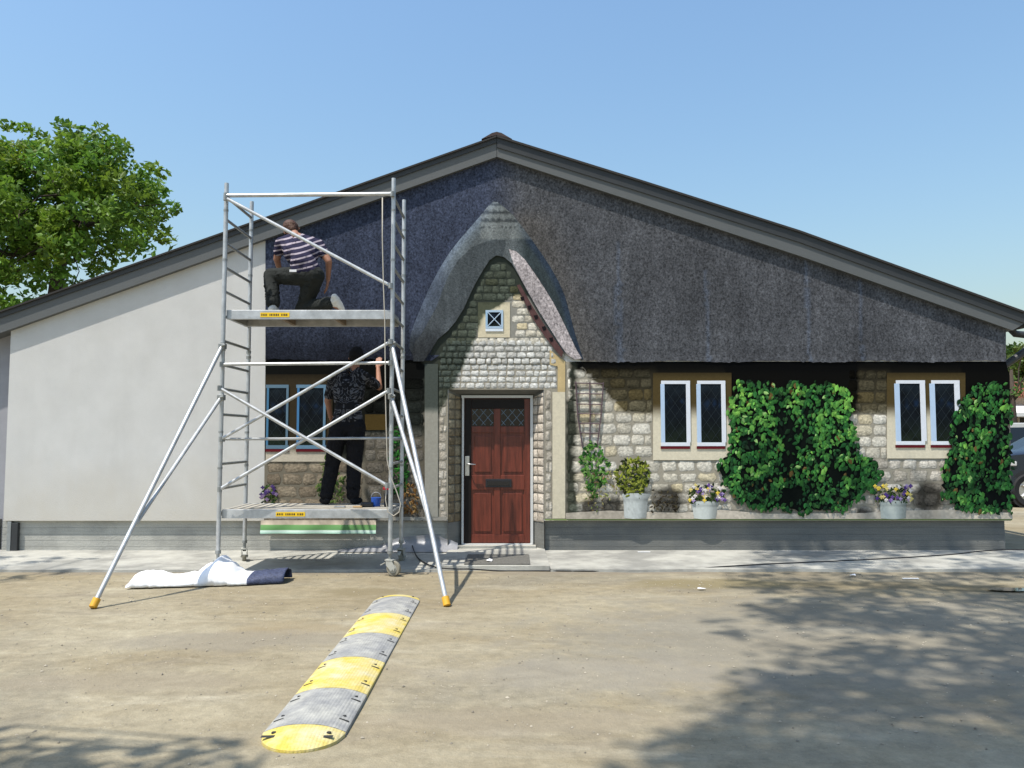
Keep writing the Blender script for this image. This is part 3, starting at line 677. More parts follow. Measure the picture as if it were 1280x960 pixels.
ivy(ivyB, 950, 'ivy_print', lambda x, y: .66 - .15 * sstep(560, 640, y), [(1240, 572, 13, 36), (1196, 540, 9, 14), (1245, 622, 18, 14), (1228, 530, 7, 12)], 'darker green ivy bush printed on the vinyl at the wall corner', dark=(6, 10, 10))
# gravel strip along the foot of the printed wall
sheet('gravel_print', [(707, 641), (760, 638), (850, 641), (900, 637), (960, 642), (1080, 641), (1120, 638), (1180, 637), (1264, 641), (1264.5, 648.5), (707, 648.5)], 3, lambda x, y: mul(pr((186, 176, 160)), (.62 + .35 * shade(x, min(y, 636))[0]) * (1 + .35 * noise.noise(Vector((x * .35, y * .5, 0))))), .022, M['print'])
sheet('mural_hem', [(681, 648.5), (1264.5, 648.5), (1264.5, 650.3), (681, 650.3)], 12, lambda x, y: pr((120, 136, 84)), .012, M['print_plain'])
sheet('mural_hem', [(472, 646), (559, 646), (559, 650.5), (472, 650.5)], 12, lambda x, y: pr((150, 146, 136)), .012, M['print_plain'])
# trellis
tr = MB(); tc = pr((92, 78, 82))
for pts in ([(719.5, 477), (722, 520), (728, 560)], [(737, 478), (737.5, 520), (737, 562)], [(754, 478), (751, 520), (746, 560)]):
    tr.path([wp(x, y, .024) for x, y in pts], .009, 5, c=tc)
for yy, a, b_ in ((479, 718, 754), (492, 719, 754), (505, 720, 753), (517, 721, 752), (529, 724, 750), (541, 725, 748)): tr.path([wp(a, yy, .027), wp(b_, yy + .6, .027)], .007, 5, c=tc)
tr.build('trellis_print', M['print_plain'], mu)
def plant(poly, n, cols, name, s=(2.2, 4.0), off=.030, label=None, dens=None, asp=.7):
    mb = MB(); x0, x1 = min(p[0] for p in poly), max(p[0] for p in poly); y0, y1 = min(p[1] for p in poly), max(p[1] for p in poly); k = 0
    while k < n:
        x, y = rnd.uniform(x0, x1), rnd.uniform(y0, y1)
        if not inside((x, y), poly): continue
        if dens and rnd.random() > dens(x, y): k += .2; continue
        c = rnd.choice(cols); v = .7 + .5 * noise.noise(Vector((x * .12, y * .12, 2))) + rnd.uniform(-.15, .2); v *= 1 - .35 * (y - y0) / (y1 - y0)
        leaf_shape(mb, x, y, rnd.uniform(*s), rnd.uniform(0, 6.3), off + rnd.uniform(0, .012), mul(pr(c), max(.2, v)), rnd.uniform(-1, 1), asp); k += 1
    return mb.build(name, M['print_leaf'], mu, label=label, kind='stuff')
green = [(92, 142, 58), (60, 112, 44), (120, 158, 84), (40, 80, 36)]
plant(blobpoly([(736, 550), (748, 556), (762, 578), (760, 600), (750, 612), (742, 628), (732, 600), (722, 575)], 3), 190, green, 'climbing_plant_print', label='leafy climber on the printed trellis')
plant(blobpoly([(745, 585), (770, 590), (775, 612), (755, 636), (735, 640), (728, 610)], 3), 80, [(150, 150, 92), (168, 160, 110), (118, 132, 74), (130, 110, 74)], 'dry_plant_print', s=(1.6, 3), off=.027)
plant(blobpoly([(768, 590), (780, 574), (796, 572), (808, 580), (813, 596), (806, 612), (800, 620), (784, 620), (772, 606)], 3), 330, [(150, 158, 58), (118, 130, 44), (172, 176, 84), (74, 88, 36), (44, 54, 26)], 'potted_shrub_print', label='yellow green shrub in the carved pot of the mural')
plant(blobpoly([(404, 572), (412, 566), (418, 590), (432, 596), (430, 626), (402, 630), (396, 608)], 2), 120, [(104, 130, 60), (70, 98, 44), (128, 140, 84)], 'potted_shrub_print')
plant(blobpoly([(489, 536), (502, 532), (506, 560), (512, 590), (510, 620), (494, 616), (488, 580)], 2), 170, [(58, 128, 48), (44, 96, 40), (30, 60, 30)], 'climbing_plant_print')
plant(blobpoly([(500, 600), (520, 606), (525, 640), (498, 642)], 2), 90, [(150, 110, 60), (120, 84, 48), (172, 140, 90)], 'dry_plant_print', s=(1.8, 3.2))
plant(blobpoly([(815, 612), (846, 612), (852, 640), (812, 640)], 2), 60, [(70, 60, 44), (92, 84, 60), (52, 46, 32)], 'dry_plant_print', s=(1.4, 2.6), off=.022)
# pots
def pot(x0, x1, xb0, xb1, y0, y1, base, carved, name='pot_print'):
    mb = MB(); nU, nV = 14, 8; vs_ = []; cs = []
    for j in range(nV + 1):
        v = j / nV; y = y0 + (y1 - y0) * v; a = x0 + (xb0 - x0) * v; b_ = x1 + (xb1 - x1) * v
        if v < .15: a -= 1.2; b_ += 1.2
        for i in range(nU + 1):
            u = i / nU; x = a + (b_ - a) * u; yc = y + 1.2 * math.sin(math.pi * u) * (1 if v > .5 else -.6 if v == 0 else 0)
            vs_.append(wp(x, yc, .026 + .012 * math.sin(math.pi * u) + (.003 if v < .15 else 0)))
            k = 1 - .45 * sstep(.55, 1, u) - .12 * sstep(.2, 0, u) - (.18 if .15 < v < .28 else 0)
            if carved: k *= 1 + .28 * noise.noise(Vector((x * .35, y * .35, 1)))
            cs.append(mul(pr(base), k))
    q_ = nU + 1
    mb.add(vs_, [(j * q_ + i, (j + 1) * q_ + i, (j + 1) * q_ + i + 1, j * q_ + i + 1) for j in range(nV) for i in range(nU)], cs)
    return mb.build(name, M['print'], mu, smooth=True, label='grey planter printed on the vinyl')
pot(778.5, 810.5, 780, 807, 617, 647, (178, 182, 178), True); pot(863.5, 897, 867, 894, 627, 647.5, (186, 190, 184), False); pot(1098.5, 1132, 1100, 1131, 626, 647.5, (176, 182, 174), False)
for cx in (882, 1115, 337):
    k_ = 10 if cx == 337 else 23
    plant(blobpoly([(cx - k_, 614), (cx - k_ * .4, 607), (cx + k_ * .5, 606), (cx + k_, 614), (cx + k_ * .9, 628), (cx - k_ * .9, 629)], 2), 110 if cx != 337 else 50, [(58, 84, 36), (38, 58, 28), (88, 104, 50)], 'pansy_foliage_print', s=(1.8, 3.2))
    fl = MB()
    for i in range(34 if cx != 337 else 14):
        x, y = cx + rnd.uniform(-k_, k_), rnd.uniform(606, 626); c = rnd.choice(([(96, 70, 130), (70, 50, 110), (196, 180, 110), (204, 196, 190), (150, 130, 170), (206, 180, 70)] if cx != 337 else [(80, 60, 110), (60, 44, 90), (120, 100, 130)]))
        for a in range(4): leaf_shape(fl, x + 1.3 * math.cos(a * 1.57), y + 1.3 * math.sin(a * 1.57), 1.5, a * 1.57 + 1.57, .046, pr(c), 0, 1.2)
    fl.build('pansies_print', M['print_leaf'], mu, kind='stuff', label='purple and yellow pansies printed on the vinyl')
# printed stone on the door reveals; the left side's shade is put into its colour
def reveal_stones(side):
    mb_n = 0; y = zf + .34; 
    while y < nzt - .05:
        h = rnd.uniform(.10, .15); 
        for a, b_ in ((.02, .46), (.49, .97)):
            if side == 's': break
            x0_, x1_ = (nx0, ix0) if side == 'l' else (nx1, ix1)
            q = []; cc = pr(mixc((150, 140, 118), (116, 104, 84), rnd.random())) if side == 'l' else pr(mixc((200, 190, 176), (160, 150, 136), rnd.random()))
            b = MB(); vs_ = []
            nrm = Vector((.24, -(ix0 - nx0), 0)).normalized() if side == 'l' else Vector((-.24, -(nx1 - ix1), 0)).normalized()
            for ins, d in ((0, .003), (.14, .014)):
                for u, v in ((a + ins * .3, 0 + ins), (b_ - ins * .3, 0 + ins), (b_ - ins * .3, 1 - ins), (a + ins * .3, 1 - ins)):
                    vs_.append(Vector((x0_ + (x1_ - x0_) * u, .24 * u, min(y + h * v * .95, nzt - .04 + (izt - nzt) * u))) + nrm * d)
            fs = [(0, 1, 5, 4), (1, 2, 6, 5), (2, 3, 7, 6), (3, 0, 4, 7), (4, 5, 6, 7)]
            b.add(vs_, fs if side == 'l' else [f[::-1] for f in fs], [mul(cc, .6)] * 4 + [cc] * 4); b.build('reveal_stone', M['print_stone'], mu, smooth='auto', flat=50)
        y += h
reveal_stones('l'); reveal_stones('r')
# loose lower flap with its green printing margin, under the lower platform
fb = MB(); nU = 40; xs0, xs1 = 326.5, 470.5
vs_ = []; cs = []
for j, (yy, c) in enumerate(((650, (176, 164, 146)), (655.5, (168, 156, 138)), (656, (96, 138, 84)), (662, (88, 130, 80)), (663, (190, 206, 196)), (666.5, (150, 190, 170)))):
    for i in range(nU + 1):
        u = i / nU; x = xs0 + (xs1 - xs0) * u; wv = .012 * math.sin(u * 19 + j * .3) + .02
        k = 1 + (.5 * noise.noise(Vector((x * .13, yy * .2, 0))) if j < 2 else 0)
        vs_.append(wp(x, yy, .006 + wv * (j / 5) + .012)); cs.append(mul(pr(c), k))
fb.add(vs_, [(j * (nU + 1) + i, (j + 1) * (nU + 1) + i, (j + 1) * (nU + 1) + i + 1, j * (nU + 1) + i + 1) for j in range(5) for i in range(nU)], cs)
fb.build('loose_flap', M['print_plain'], mu, smooth=True, label='loose lower edge of the vinyl with green margin')

# ------------------------------------------------------------------ scaffold tower
YF, YB = -1.71, -.84
xl, xr = P(277, 500, YF).x, P(489.5, 500, YF).x
sc = thing('scaffold_tower', ((xl + xr) / 2, (YF + YB) / 2, 0), 'mobile aluminium scaffold tower with two platforms and outrigger legs', 'scaffold')
zF = lambda py: P(640, py, YF).z
zB = lambda py: P(640, py, YB).z
ztop = zF(226); rt_ = .024
posts = {}
for nm, x, y, top in (('fl', xl, YF, zF(229)), ('fr', xr, YF, zF(223)), ('bl', xl, YB, zB(252)), ('br', xr, YB, zB(250))):
    q = MB(); q.tube((x, y, .24), (x, y, top), rt_, 14)
    po = q.build('post', M['galv'], sc, smooth='auto')
    cl = MB()
    for yy in (430, 437): cl.tube((x, y, zF(yy) - .015), (x, y, zF(yy) + .015), rt_ + .005, 14)
    for yy in (263, 325, 540, 585): cl.tube((x, y, zF(yy) - .012), (x, y, zF(yy) + .012), rt_ + .003, 14)
    cl.build('collar', M['galv_dull'], po, smooth='auto')
    q = MB(); q.tube((x, y, .17), (x, y, .30), .017, 10); q.tube((x, y, .24), (x, y, .275), .031, 12); q.build('jack', M['galv_dull'], sc, smooth='auto')
rungs = [246, 274, 304, 334, 364, 395, 426, 456, 486, 518, 549, 580, 611, 641]
for x in (xl, xr):
    for i, yy in enumerate(rungs):
        z = zF(yy); MB().tube((x, YF + .02, z), (x, YB - .02, z), .0165, 10).build('rung', M['galv_dull'], sc, smooth='auto')
def bar(p0, p1, r=.02, name='brace', m='galv'):
    q = MB(); q.tube(p0, p1, r, 12); o = q.build(name, M[m], sc, smooth='auto')
    for p in (Vector(p0), Vector(p1)): MB().tube(p - Vector((0, 0, .028)), p + Vector((0, 0, .028)), .026, 8).build('hook', M['galv_dull'], o, smooth='auto')
    return o
yo = YF - .045
bar((xl + .01, yo, zF(246)), (xr - .01, yo, zF(244)), .022, 'guard_rail')
bar((xl + .02, yo - .03, zF(250)), (xr - .02, yo, zF(358)), .019)
bar((xl + .01, yo, zF(456)), (xr - .01, yo, zF(454)), .018, 'guard_rail')
bar((xl + .02, yo + .05, zF(549)), (xr, YB, zF(549) + .01), .016)
bar((xl + .02, yo, zF(549)), (xr - .01, yo - .02, zF(428)), .018)
bar((xl + .03, yo - .035, zF(611)), (xr - .02, yo - .045, zF(489)), .019)
bar((xl + .02, yo - .075, zF(486)), (xr - .02, yo - .085, zF(606)), .019)
# platforms: frame beams, deck board, yellow stickers
def platform(yb, yt, y0, y1, sx0, sx1):
    z0, z1 = P(640, yb, y0).z, P(640, yt, y0).z
    deck = MB().box((xl + .03, y0 + .045, z1 - .016), (xr - .03, y1 - .045, z1 - .001)).build('platform', M['deck_ply'], sc)
    MB().box((xl + .05, y0 + .05, z1 - .022), (xr - .05, y1 - .05, z1 - .0165)).build('deck_underside', M['deck_under'], deck)
    for a, b_ in ((y0, y0 + .04), (y1 - .04, y1)): MB().box((xl + .02, a, z0), (xr - .02, b_, z1)).build('side_beam', M['galv'], deck, bevel=.004)
    for x in (xl + .02, xr - .06): MB().box((x, y0 + .041, z0 + .005), (x + .04, y1 - .041, z1 - .003)).build('end_beam', M['galv_dull'], deck)
    for x in (xl + .6, xl + 1.2): MB().box((x, y0 + .041, z0 + .01), (x + .035, y1 - .041, z1 - .023)).build('cross_member', M['deck_under'], deck)
    for x in (xl, xr):
        for yy in (y0 + .04, y1 - .04): MB().path([(x + (.05 if x == xl else -.05), yy, z0 + .04), (x + (.02 if x == xl else -.02), yy, z0 + .05), (x, yy, z0 + .035)], .014, 8).build('hook', M['galv_dull'], deck)
    st_ = MB(); a, b_ = P(sx0, 0, y0).x, P(sx1, 0, y0).x; st_.box((a, y0 - .0035, z0 + (z1 - z0) * .22), (b_, y0 - .001, z0 + (z1 - z0) * .72)); so = st_.build('sticker', M['sticker'], deck)
    tx = MB(); xx = a + .012; k = 0
    while xx < b_ - .03:
        w_ = rnd.uniform(.008, .016)
        if k % 7 != 4: tx.box((xx, y0 - .0045, z0 + (z1 - z0) * .36), (xx + w_, y0 - .0036, z0 + (z1 - z0) * .58))
        xx += w_ + .007; k += 1
    tx.build('print_marks', M['ink'], deck)
    return z1
zup = platform(399, 387.5, YF + .03, YF + .66, 333.5, 369)
zlo = platform(648, 637, YF + .03, YB - .02, 357, 392)
# casters
def caster(x, y, rot, r=.082):
    root = MB(); c, s = math.cos(rot), math.sin(rot)
    def T(a, b_, z): return (x + a * c - b_ * s, y + a * s + b_ * c, z)
    q = MB(); off = .045
    for sd_ in (-1, 1):
        pts = [(-.035, .175), (.035, .175), (.035 + off, .10), (off + .02, .06), (off - .02, .06), (-.03, .12)]
        f1 = [T(a, sd_ * .030, z) for a, z in pts]; f2 = [T(a, sd_ * .037, z) for a, z in pts]; n = len(pts)
        q.add(f1 + f2, [tuple(range(n)), tuple(range(n, 2 * n))[::-1]] + [(i, n + i, n + (i + 1) % n, (i + 1) % n) for i in range(n)])
    pts = [T(a, b_, z) for z in (.165, .180) for a, b_ in ((-.045, -.04), (.05, -.04), (.05, .04), (-.045, .04))]
    q.add(pts, [(3, 2, 1, 0), (4, 5, 6, 7), (0, 1, 5, 4), (1, 2, 6, 5), (2, 3, 7, 6), (3, 0, 4, 7)])
    fk = q.build('caster', M['caster_body'], sc)
    wv = MB(); n = 20; prof = [(-.020, r * .55), (-.020, r * .92), (-.012, r), (.012, r), (.020, r * .92), (.020, r * .55)]
    vs_ = [T(off + math.cos(2 * math.pi * i / n) * rr, b_, r + .002 + math.sin(2 * math.pi * i / n) * rr) for b_, rr in prof for i in range(n)]
    wv.add(vs_, [(k * n + i, (k + 1) * n + i, (k + 1) * n + (i + 1) % n, k * n + (i + 1) % n) for k in range(len(prof) - 1) for i in range(n)]); wv.build('wheel', M['caster_tyre'], fk, smooth='auto')
    hb = MB(); hb.tube(T(off, -.024, r), T(off, .024, r), r * .56, 16); hb.tube(T(off, -.045, r), T(off, .045, r), .012, 8); hb.build('hub', M['caster_body'], fk, smooth='auto')
    pd = MB(); pd.add([T(a, b_, z) for a, b_, z in ((-.05, -.02, .15), (-.05, .02, .15), (-.11, .02, .12), (-.11, -.02, .12), (-.05, -.02, .14), (-.05, .02, .14), (-.11, .02, .11), (-.11, -.02, .11))], [(0, 1, 2, 3), (7, 6, 5, 4), (0, 4, 5, 1), (1, 5, 6, 2), (2, 6, 7, 3), (3, 7, 4, 0)]); pd.build('brake_pedal', M['red_plastic' if False else 'caster_body'], fk)
caster(xl, YF, 2.4); caster(xr, YF, -.35)
# the two rear casters stand on the pavement
caster(xl, YB, 1.9); caster(xr, YB, 1.4)
# outriggers
def outrigger(fx, fy, x, ztop_, zmid, jx, jy):
    fpt = G(fx, fy, .035); top = Vector((x, YF - .02, ztop_)); mid = Vector((x, YF - .02, zmid))
    q = MB().tube(fpt, top, .022, 14); ob = q.build('outrigger', M['galv'], sc, smooth='auto')
    # stay meets the leg where the photo shows it
    best = min((k / 100 for k in range(100)), key=lambda k: abs((lambda p: jy - (CY - F * ((p - CAM).dot(UP) / (p - CAM).dot(FW))))(fpt.lerp(top, k))))
    jn = fpt.lerp(top, best)
    MB().tube(jn + Vector((0, .035, 0)), mid, .020, 12).build('stay', M['galv'], ob, smooth='auto')
    ft = MB(); d = (top - fpt).normalized(); ft.tube(fpt - d * .03, fpt + d * .05, .034, 14); ft.tube(fpt - d * .037, fpt - d * .0301, .026, 14); ft.build('foot', M['yellow_plastic'], ob, smooth='auto')
    for p in (top, mid):
        cl = MB(); cl.box((p.x - .035, p.y - .03, p.z - .03), (p.x + .035, p.y + .05, p.z + .03)); cl.tube(p + Vector((.0, -.03, 0)), p + Vector((.05, -.05, .01)), .012, 8); cl.build('clamp', M['galv_dull'], ob, bevel=.006)
    return ob
outrigger(118, 755, xl, zF(433), zF(497), 172, 655); outrigger(558, 753, xr, zF(430), zF(496), 535, 655)

# rope hanging from the tower
rp_ = []
for x, y in ((478, 247), (478, 300), (479.5, 360), (481, 400), (481.5, 450), (482, 500), (483, 540), (484, 575), (488, 595), (496, 615), (501, 630), (499, 640), (492, 645), (485, 640), (482, 625), (483, 605)):
    rp_.append(P(x, y, YF - .10))
ro = MB().path(rp_, .0065, 6).build('rope', M['rope'], smooth=True); tag(ro, 'thin pale rope dangling down the scaffold post into a loop', 'rope')
# things on the lower deck
def on_deck(px, Y, dz=0): return Vector((P(px, 630, Y).x, Y, zlo + dz))
p = on_deck(470, -1.25)
tb = thing('paste_tub', p, 'small blue tub with a handle standing on the lower scaffold platform', 'tub')
q = MB(); q.tube(p + Vector((0, 0, .0)), p + Vector((0, 0, .10)), .048, 16, .058); q.build('tub_body', M['blue_plastic'], tb, smooth='auto')
MB().path([p + Vector((.058 * math.cos(t), 0, .10 + .06 * math.sin(t))) for t in [i * math.pi / 8 for i in range(9)]], .004, 6).build('handle', M['steel'], tb)
p = on_deck(461, -1.35)
q = MB(); q.box((p.x - .09, p.y - .05, p.z + .001), (p.x + .05, p.y + .05, p.z + .055)); tag(q.build('tool_pouch', M['black_plastic'], bevel=.015), 'black tool pouch lying on the lower platform next to the blue tub', 'pouch')
p = on_deck(484, -1.3)
bt = thing('spray_bottle', p, 'dark spray bottle beside the scaffold post on the lower platform', 'bottle')
q = MB(); q.tube(p, p + Vector((0, 0, .14)), .036, 14); q.tube(p + Vector((0, 0, .14)), p + Vector((0, 0, .19)), .036, 14, .014); q.build('bottle_body', M['black_plastic'], bt, smooth='auto')
q = MB(); q.box(p + Vector((-.05, -.014, .19)), p + Vector((.03, .014, .222))); q.build('trigger', M['red_plastic'], bt, bevel=.004)
p = on_deck(425, -1.42)
for i, (a, s_, mm, lb) in enumerate(((0, .12, 'steel', 'flat steel scraper lying near the boots of the standing worker'), (.2, .10, 'tan_wood', 'small wooden squeegee block on the lower platform deck'))):
    q = MB(); q.box((p.x + a - s_ / 2, p.y - .03, p.z + .001), (p.x + a + s_ / 2, p.y + .03, p.z + .018)); tag(q.build('scraper' if i == 0 else 'squeegee', M[mm], bevel=.004), lb, 'tool')

# ------------------------------------------------------------------ workers
def fabric(name, base, var=.15, bump=.35, bscale=18, rough=.9): return mat(name, base, rough, var=var, vscale=9, bump=bump, bscale=bscale, spec=.15)
M['skin'] = mat('skin', (.30, .145, .09), .55, var=.1, vscale=12, spec=.35)
M['hair'] = mat('hair', (.075, .035, .02), .6, var=.4, vscale=30, vstretch=(3, 3, .6), bump=.6, bscale=60)
M['trousers_grey'] = fabric('trousers_grey', (.022, .024, .022)); M['trousers_black'] = fabric('trousers_black', (.010, .010, .012))
M['cap_black'] = fabric('cap_black', (.010, .010, .011)); M['shoe_white'] = fabric('shoe_white', (.55, .54, .50), .2); M['shoe_sole'] = fabric('shoe_sole', (.42, .40, .33), .2)
M['shoe_black'] = fabric('shoe_black', (.012, .012, .013)); M['tag_white'] = fabric('tag_white', (.7, .7, .72), .05)
def patterned(name, kind):
    m = mat(name, (.5, .5, .5), .9, bump=.3, bscale=16, spec=.15); n = m.node_tree.nodes; L = m.node_tree.links; b = n['Principled BSDF']
    tc = [x for x in n if x.type == 'TEX_COORD'][0]; r = n.new('ShaderNodeValToRGB')
    if kind == 'stripe':
        wv = n.new('ShaderNodeTexWave'); wv.wave_type = 'BANDS'; wv.bands_direction = 'Z'; wv.inputs['Scale'].default_value = 5.6; wv.inputs['Distortion'].default_value = .9; wv.inputs['Detail'].default_value = 1; wv.inputs['Detail Scale'].default_value = .8
        mp = n.new('ShaderNodeMapping'); mp.inputs['Rotation'].default_value = (R(-22), R(13), 0); L.new(tc.outputs['Object'], mp.inputs[0]); L.new(mp.outputs[0], wv.inputs[0]); L.new(wv.outputs['Fac'], r.inputs[0])
        e = r.color_ramp.elements; e[0].position = .74; e[0].color = (.022, .020, .045, 1); e[1].position = .84; e[1].color = (.33, .285, .32, 1)
    else:
        mg = n.new('ShaderNodeTexNoise'); mg.inputs['Scale'].default_value = 7; mg.inputs['Detail'].default_value = 1.5; mg.inputs['Distortion'].default_value = 1.6
        sx = n.new('ShaderNodeSeparateXYZ'); L.new(tc.outputs['Object'], sx.inputs[0]); ab = n.new('ShaderNodeMath'); ab.operation = 'ABSOLUTE'
        sb = n.new('ShaderNodeMath'); sb.operation = 'SUBTRACT'; sb.inputs[1].default_value = 0.0; L.new(sx.outputs[0], sb.inputs[0]); L.new(sb.outputs[0], ab.inputs[0])
        cb = n.new('ShaderNodeCombineXYZ'); L.new(ab.outputs[0], cb.inputs[0]); L.new(sx.outputs[2], cb.inputs[2]); L.new(cb.outputs[0], mg.inputs['Vector'])
        ml = n.new('ShaderNodeMath'); ml.operation = 'MULTIPLY'; ml.inputs[1].default_value = 38; L.new(mg.outputs[0], ml.inputs[0]); sn = n.new('ShaderNodeMath'); sn.operation = 'SINE'; L.new(ml.outputs[0], sn.inputs[0]); L.new(sn.outputs[0], r.inputs[0])
        e = r.color_ramp.elements; e[0].position = .35; e[0].color = (.012, .012, .014, 1); e[1].position = .85; e[1].color = (.10, .10, .11, 1)
    L.new(r.outputs[0], b.inputs['Base Color']); return m
M['shirt_stripe'] = patterned('shirt_stripe', 'stripe'); M['shirt_ornate'] = patterned('shirt_ornate', 'ornate')

def blob(name, caps, m, parent, voxel=.008, it=5, wrinkle=0, wseed=0):
    """one continuous surface grown from tapered rounded limbs"""
    bm = bmesh.new()
    for cp in caps:
        p0, r0, p1, r1 = Vector(cp[0]), cp[1], Vector(cp[2]), cp[3]; t = bmesh.new()
        for p, r in ((p0, r0), (p1, r1)):
            for i in range(7):
                ph = math.pi * i / 6
                for j in range(12 if 0 < i < 6 else 1):
                    th = 2 * math.pi * j / 12; t.verts.new(p + Vector((math.sin(ph) * math.cos(th), math.sin(ph) * math.sin(th), math.cos(ph))) * r)
        res = bmesh.ops.convex_hull(t, input=t.verts[:]); 
        dead = list({v for v in res['geom_interior'] + res['geom_unused'] if isinstance(v, bmesh.types.BMVert)})
        bmesh.ops.delete(t, geom=dead, context='VERTS')
        tm = bpy.data.meshes.new('t'); t.to_mesh(tm); t.free(); bm.from_mesh(tm); bpy.data.meshes.remove(tm)
    me = bpy.data.meshes.new('t'); bm.to_mesh(me); bm.free()
    o = bpy.data.objects.new('t', me); tmp = bpy.data.scenes.new('t'); tmp.collection.objects.link(o)
    md = o.modifiers.new('r', 'REMESH'); md.mode = 'VOXEL'; md.voxel_size = voxel
    ms = o.modifiers.new('s', 'SMOOTH'); ms.factor = .5; ms.iterations = it
    vl = tmp.view_layers[0]; vl.update(); out = bpy.data.meshes.new_from_object(o.evaluated_get(vl.depsgraph)); bpy.data.scenes.remove(tmp); bpy.data.objects.remove(o); bpy.data.meshes.remove(me)
    o0 = ORG.get(parent, Vector())
    for v in out.vertices:
        c = v.co.copy()
        if wrinkle:
            c += v.normal * wrinkle * (noise.noise(Vector((c.x * 9, c.y * 9, c.z * 16 + wseed))) + .6 * noise.noise(Vector((c.x * 22, c.y * 22, c.z * 30 + wseed))))
        v.co = c - o0
    out.name = name; out.materials.clear(); out.polygons.foreach_set('use_smooth', [True] * len(out.polygons))
    return link(name, out, m, parent)
def hand(wr, fdir, back, side, curl=.25, spread=.10):
    """palm, four unequal fingers and a thumb leaving the side of the palm"""
    f = Vector(fdir).normalized(); b = Vector(back).normalized(); s = f.cross(b).normalized() * side; caps = []
    pe = wr + f * .085
    for k in (-.028, -.009, .010, .028): caps.append((wr + f * .012 + s * k * .7, .014, pe + s * k, .0125))
    for k, ln in ((-.032, .062), (-.011, .078), (.011, .084), (.032, .074)):
        base = pe + s * k; d1 = (f + s * k * spread * 30 * .1 - b * curl * .5).normalized(); m1 = base + d1 * ln * .52; d2 = (d1 - b * curl).normalized()
        caps += [(base, .0098, m1, .0092), (m1, .0092, m1 + d2 * ln * .48, .0075)]
    tb_ = wr + f * .025 + s * .026; d = (f * .65 + s * .8 - b * .15).normalized(); t1 = tb_ + d * .042; caps += [(tb_, .0135, t1, .011), (t1, .011, t1 + (d * .5 + f * .6).normalized() * .034, .0085)]
    return caps
def person(root, J, face, shirt, trouser, shoe, sleeve, hands, heads):
    L_ = lambda a, b_, t: J[a].lerp(J[b_], t)
    face = Vector(face).normalized(); h = J['head']; upv = (h - J['neck']).normalized(); sd_ = face.cross(upv).normalized(); upv = sd_.cross(face)
    caps = [(h, .082, h + upv * .025 - face * .018, .086), (h - upv * .045 + face * .035, .058, h - upv * .065 + face * .05, .042),
            (h + face * .082 - upv * .005, .012, h + face * .097 - upv * .030, .014), (h + face * .070 - upv * .062, .020, h + face * .074 - upv * .066, .018)]
    for k in (-1, 1): caps += [(h + sd_ * .084 * k, .014, h + sd_ * .088 * k - upv * .03, .012), (h + sd_ * k * .03 + face * .074 + upv * .012, .014, h + sd_ * k * .036 + face * .070 + upv * .012, .013)]
    caps += [(J['neck'] - upv * .02, .056, h - upv * .03, .054), (L_('neck', 'lsh', .2), .05, L_('neck', 'lsh', .85), .055), (L_('neck', 'rsh', .2), .05, L_('neck', 'rsh', .85), .055)]
    tors = [(L_('lsh', 'rsh', .2), .075, L_('chest', 'waist', .4) + (J['lsh'] - J['rsh']) * .18, .10), (L_('rsh', 'lsh', .2), .075, L_('chest', 'waist', .4) + (J['rsh'] - J['lsh']) * .18, .10),
            (J['chest'], .115, J['waist'], .115), (J['waist'] + (J['lhip'] - J['rhip']) * .22, .105, J['lhip'], .10), (J['waist'] - (J['lhip'] - J['rhip']) * .22, .105, J['rhip'], .10)]
    caps += tors
    for s in 'lr':
        caps += [(J[s + 'sh'], .058, J[s + 'el'], .042), (J[s + 'el'], .041, J[s + 'wr'], .026)]
        caps += [(J[s + 'hip'], .092, J[s + 'kn'], .06), (J[s + 'kn'], .058, L_(s + 'kn', s + 'an', .35), .058), (L_(s + 'kn', s + 'an', .35), .058, J[s + 'an'], .038), (J[s + 'an'], .035, J[s + 'toe'], .025)]
        caps += hands[s]
    body = blob('body', caps, M['skin'], root, .0078, 3)
    g_ = lambda cs, d: [(a, r + d, b_, r1 + d) for a, r, b_, r1 in cs]
    sc_ = g_(tors, .024) + [(L_('neck', 'lsh', .25), .052, J['lsh'], .066), (L_('neck', 'rsh', .25), .052, J['rsh'], .066)]
    sc_[3] = (J['waist'] + (J['lhip'] - J['rhip']) * .22, .118, L_('waist', 'lhip', .62), .122); sc_[4] = (J['waist'] - (J['lhip'] - J['rhip']) * .22, .118, L_('waist', 'rhip', .62), .122)
    for s in 'lr': sc_ += [(J[s + 'sh'], .072, L_(s + 'sh', s + 'el', sleeve), .064)]
    blob('shirt', sc_, shirt, root, .0115, 2, .013, 3)
    pc = [(J['lhip'], .112, J['rhip'], .112), (L_('waist', 'lhip', .8), .11, J['lhip'], .112), (L_('waist', 'rhip', .8), .11, J['rhip'], .112)]
    for s in 'lr': pc += [(J[s + 'hip'], .118, J[s + 'kn'], .092), (J[s + 'kn'], .092, L_(s + 'kn', s + 'an', .5), .086), (L_(s + 'kn', s + 'an', .5), .086, L_(s + 'kn', s + 'an', .96), .080)]
    blob('trousers', pc, trouser, root, .0115, 2, .017, 8)
    for s in 'lr':
        a, t, hl_ = J[s + 'an'], J[s + 'toe'], J[s + 'heel']; ball = hl_.lerp(t, .68)
        blob('shoe', [(hl_, .038, ball, .042), (ball, .042, t, .032), (a, .044, hl_.lerp(t, .25), .045), (a, .042, ball, .034)], shoe, root, .010, 3)
    blob('hair' if heads[0] != 'cap' else 'cap', heads[1](h, face, upv, sd_), heads[2], root, .010, 3, .004 if heads[0] != 'cap' else 0, 2)
    return body
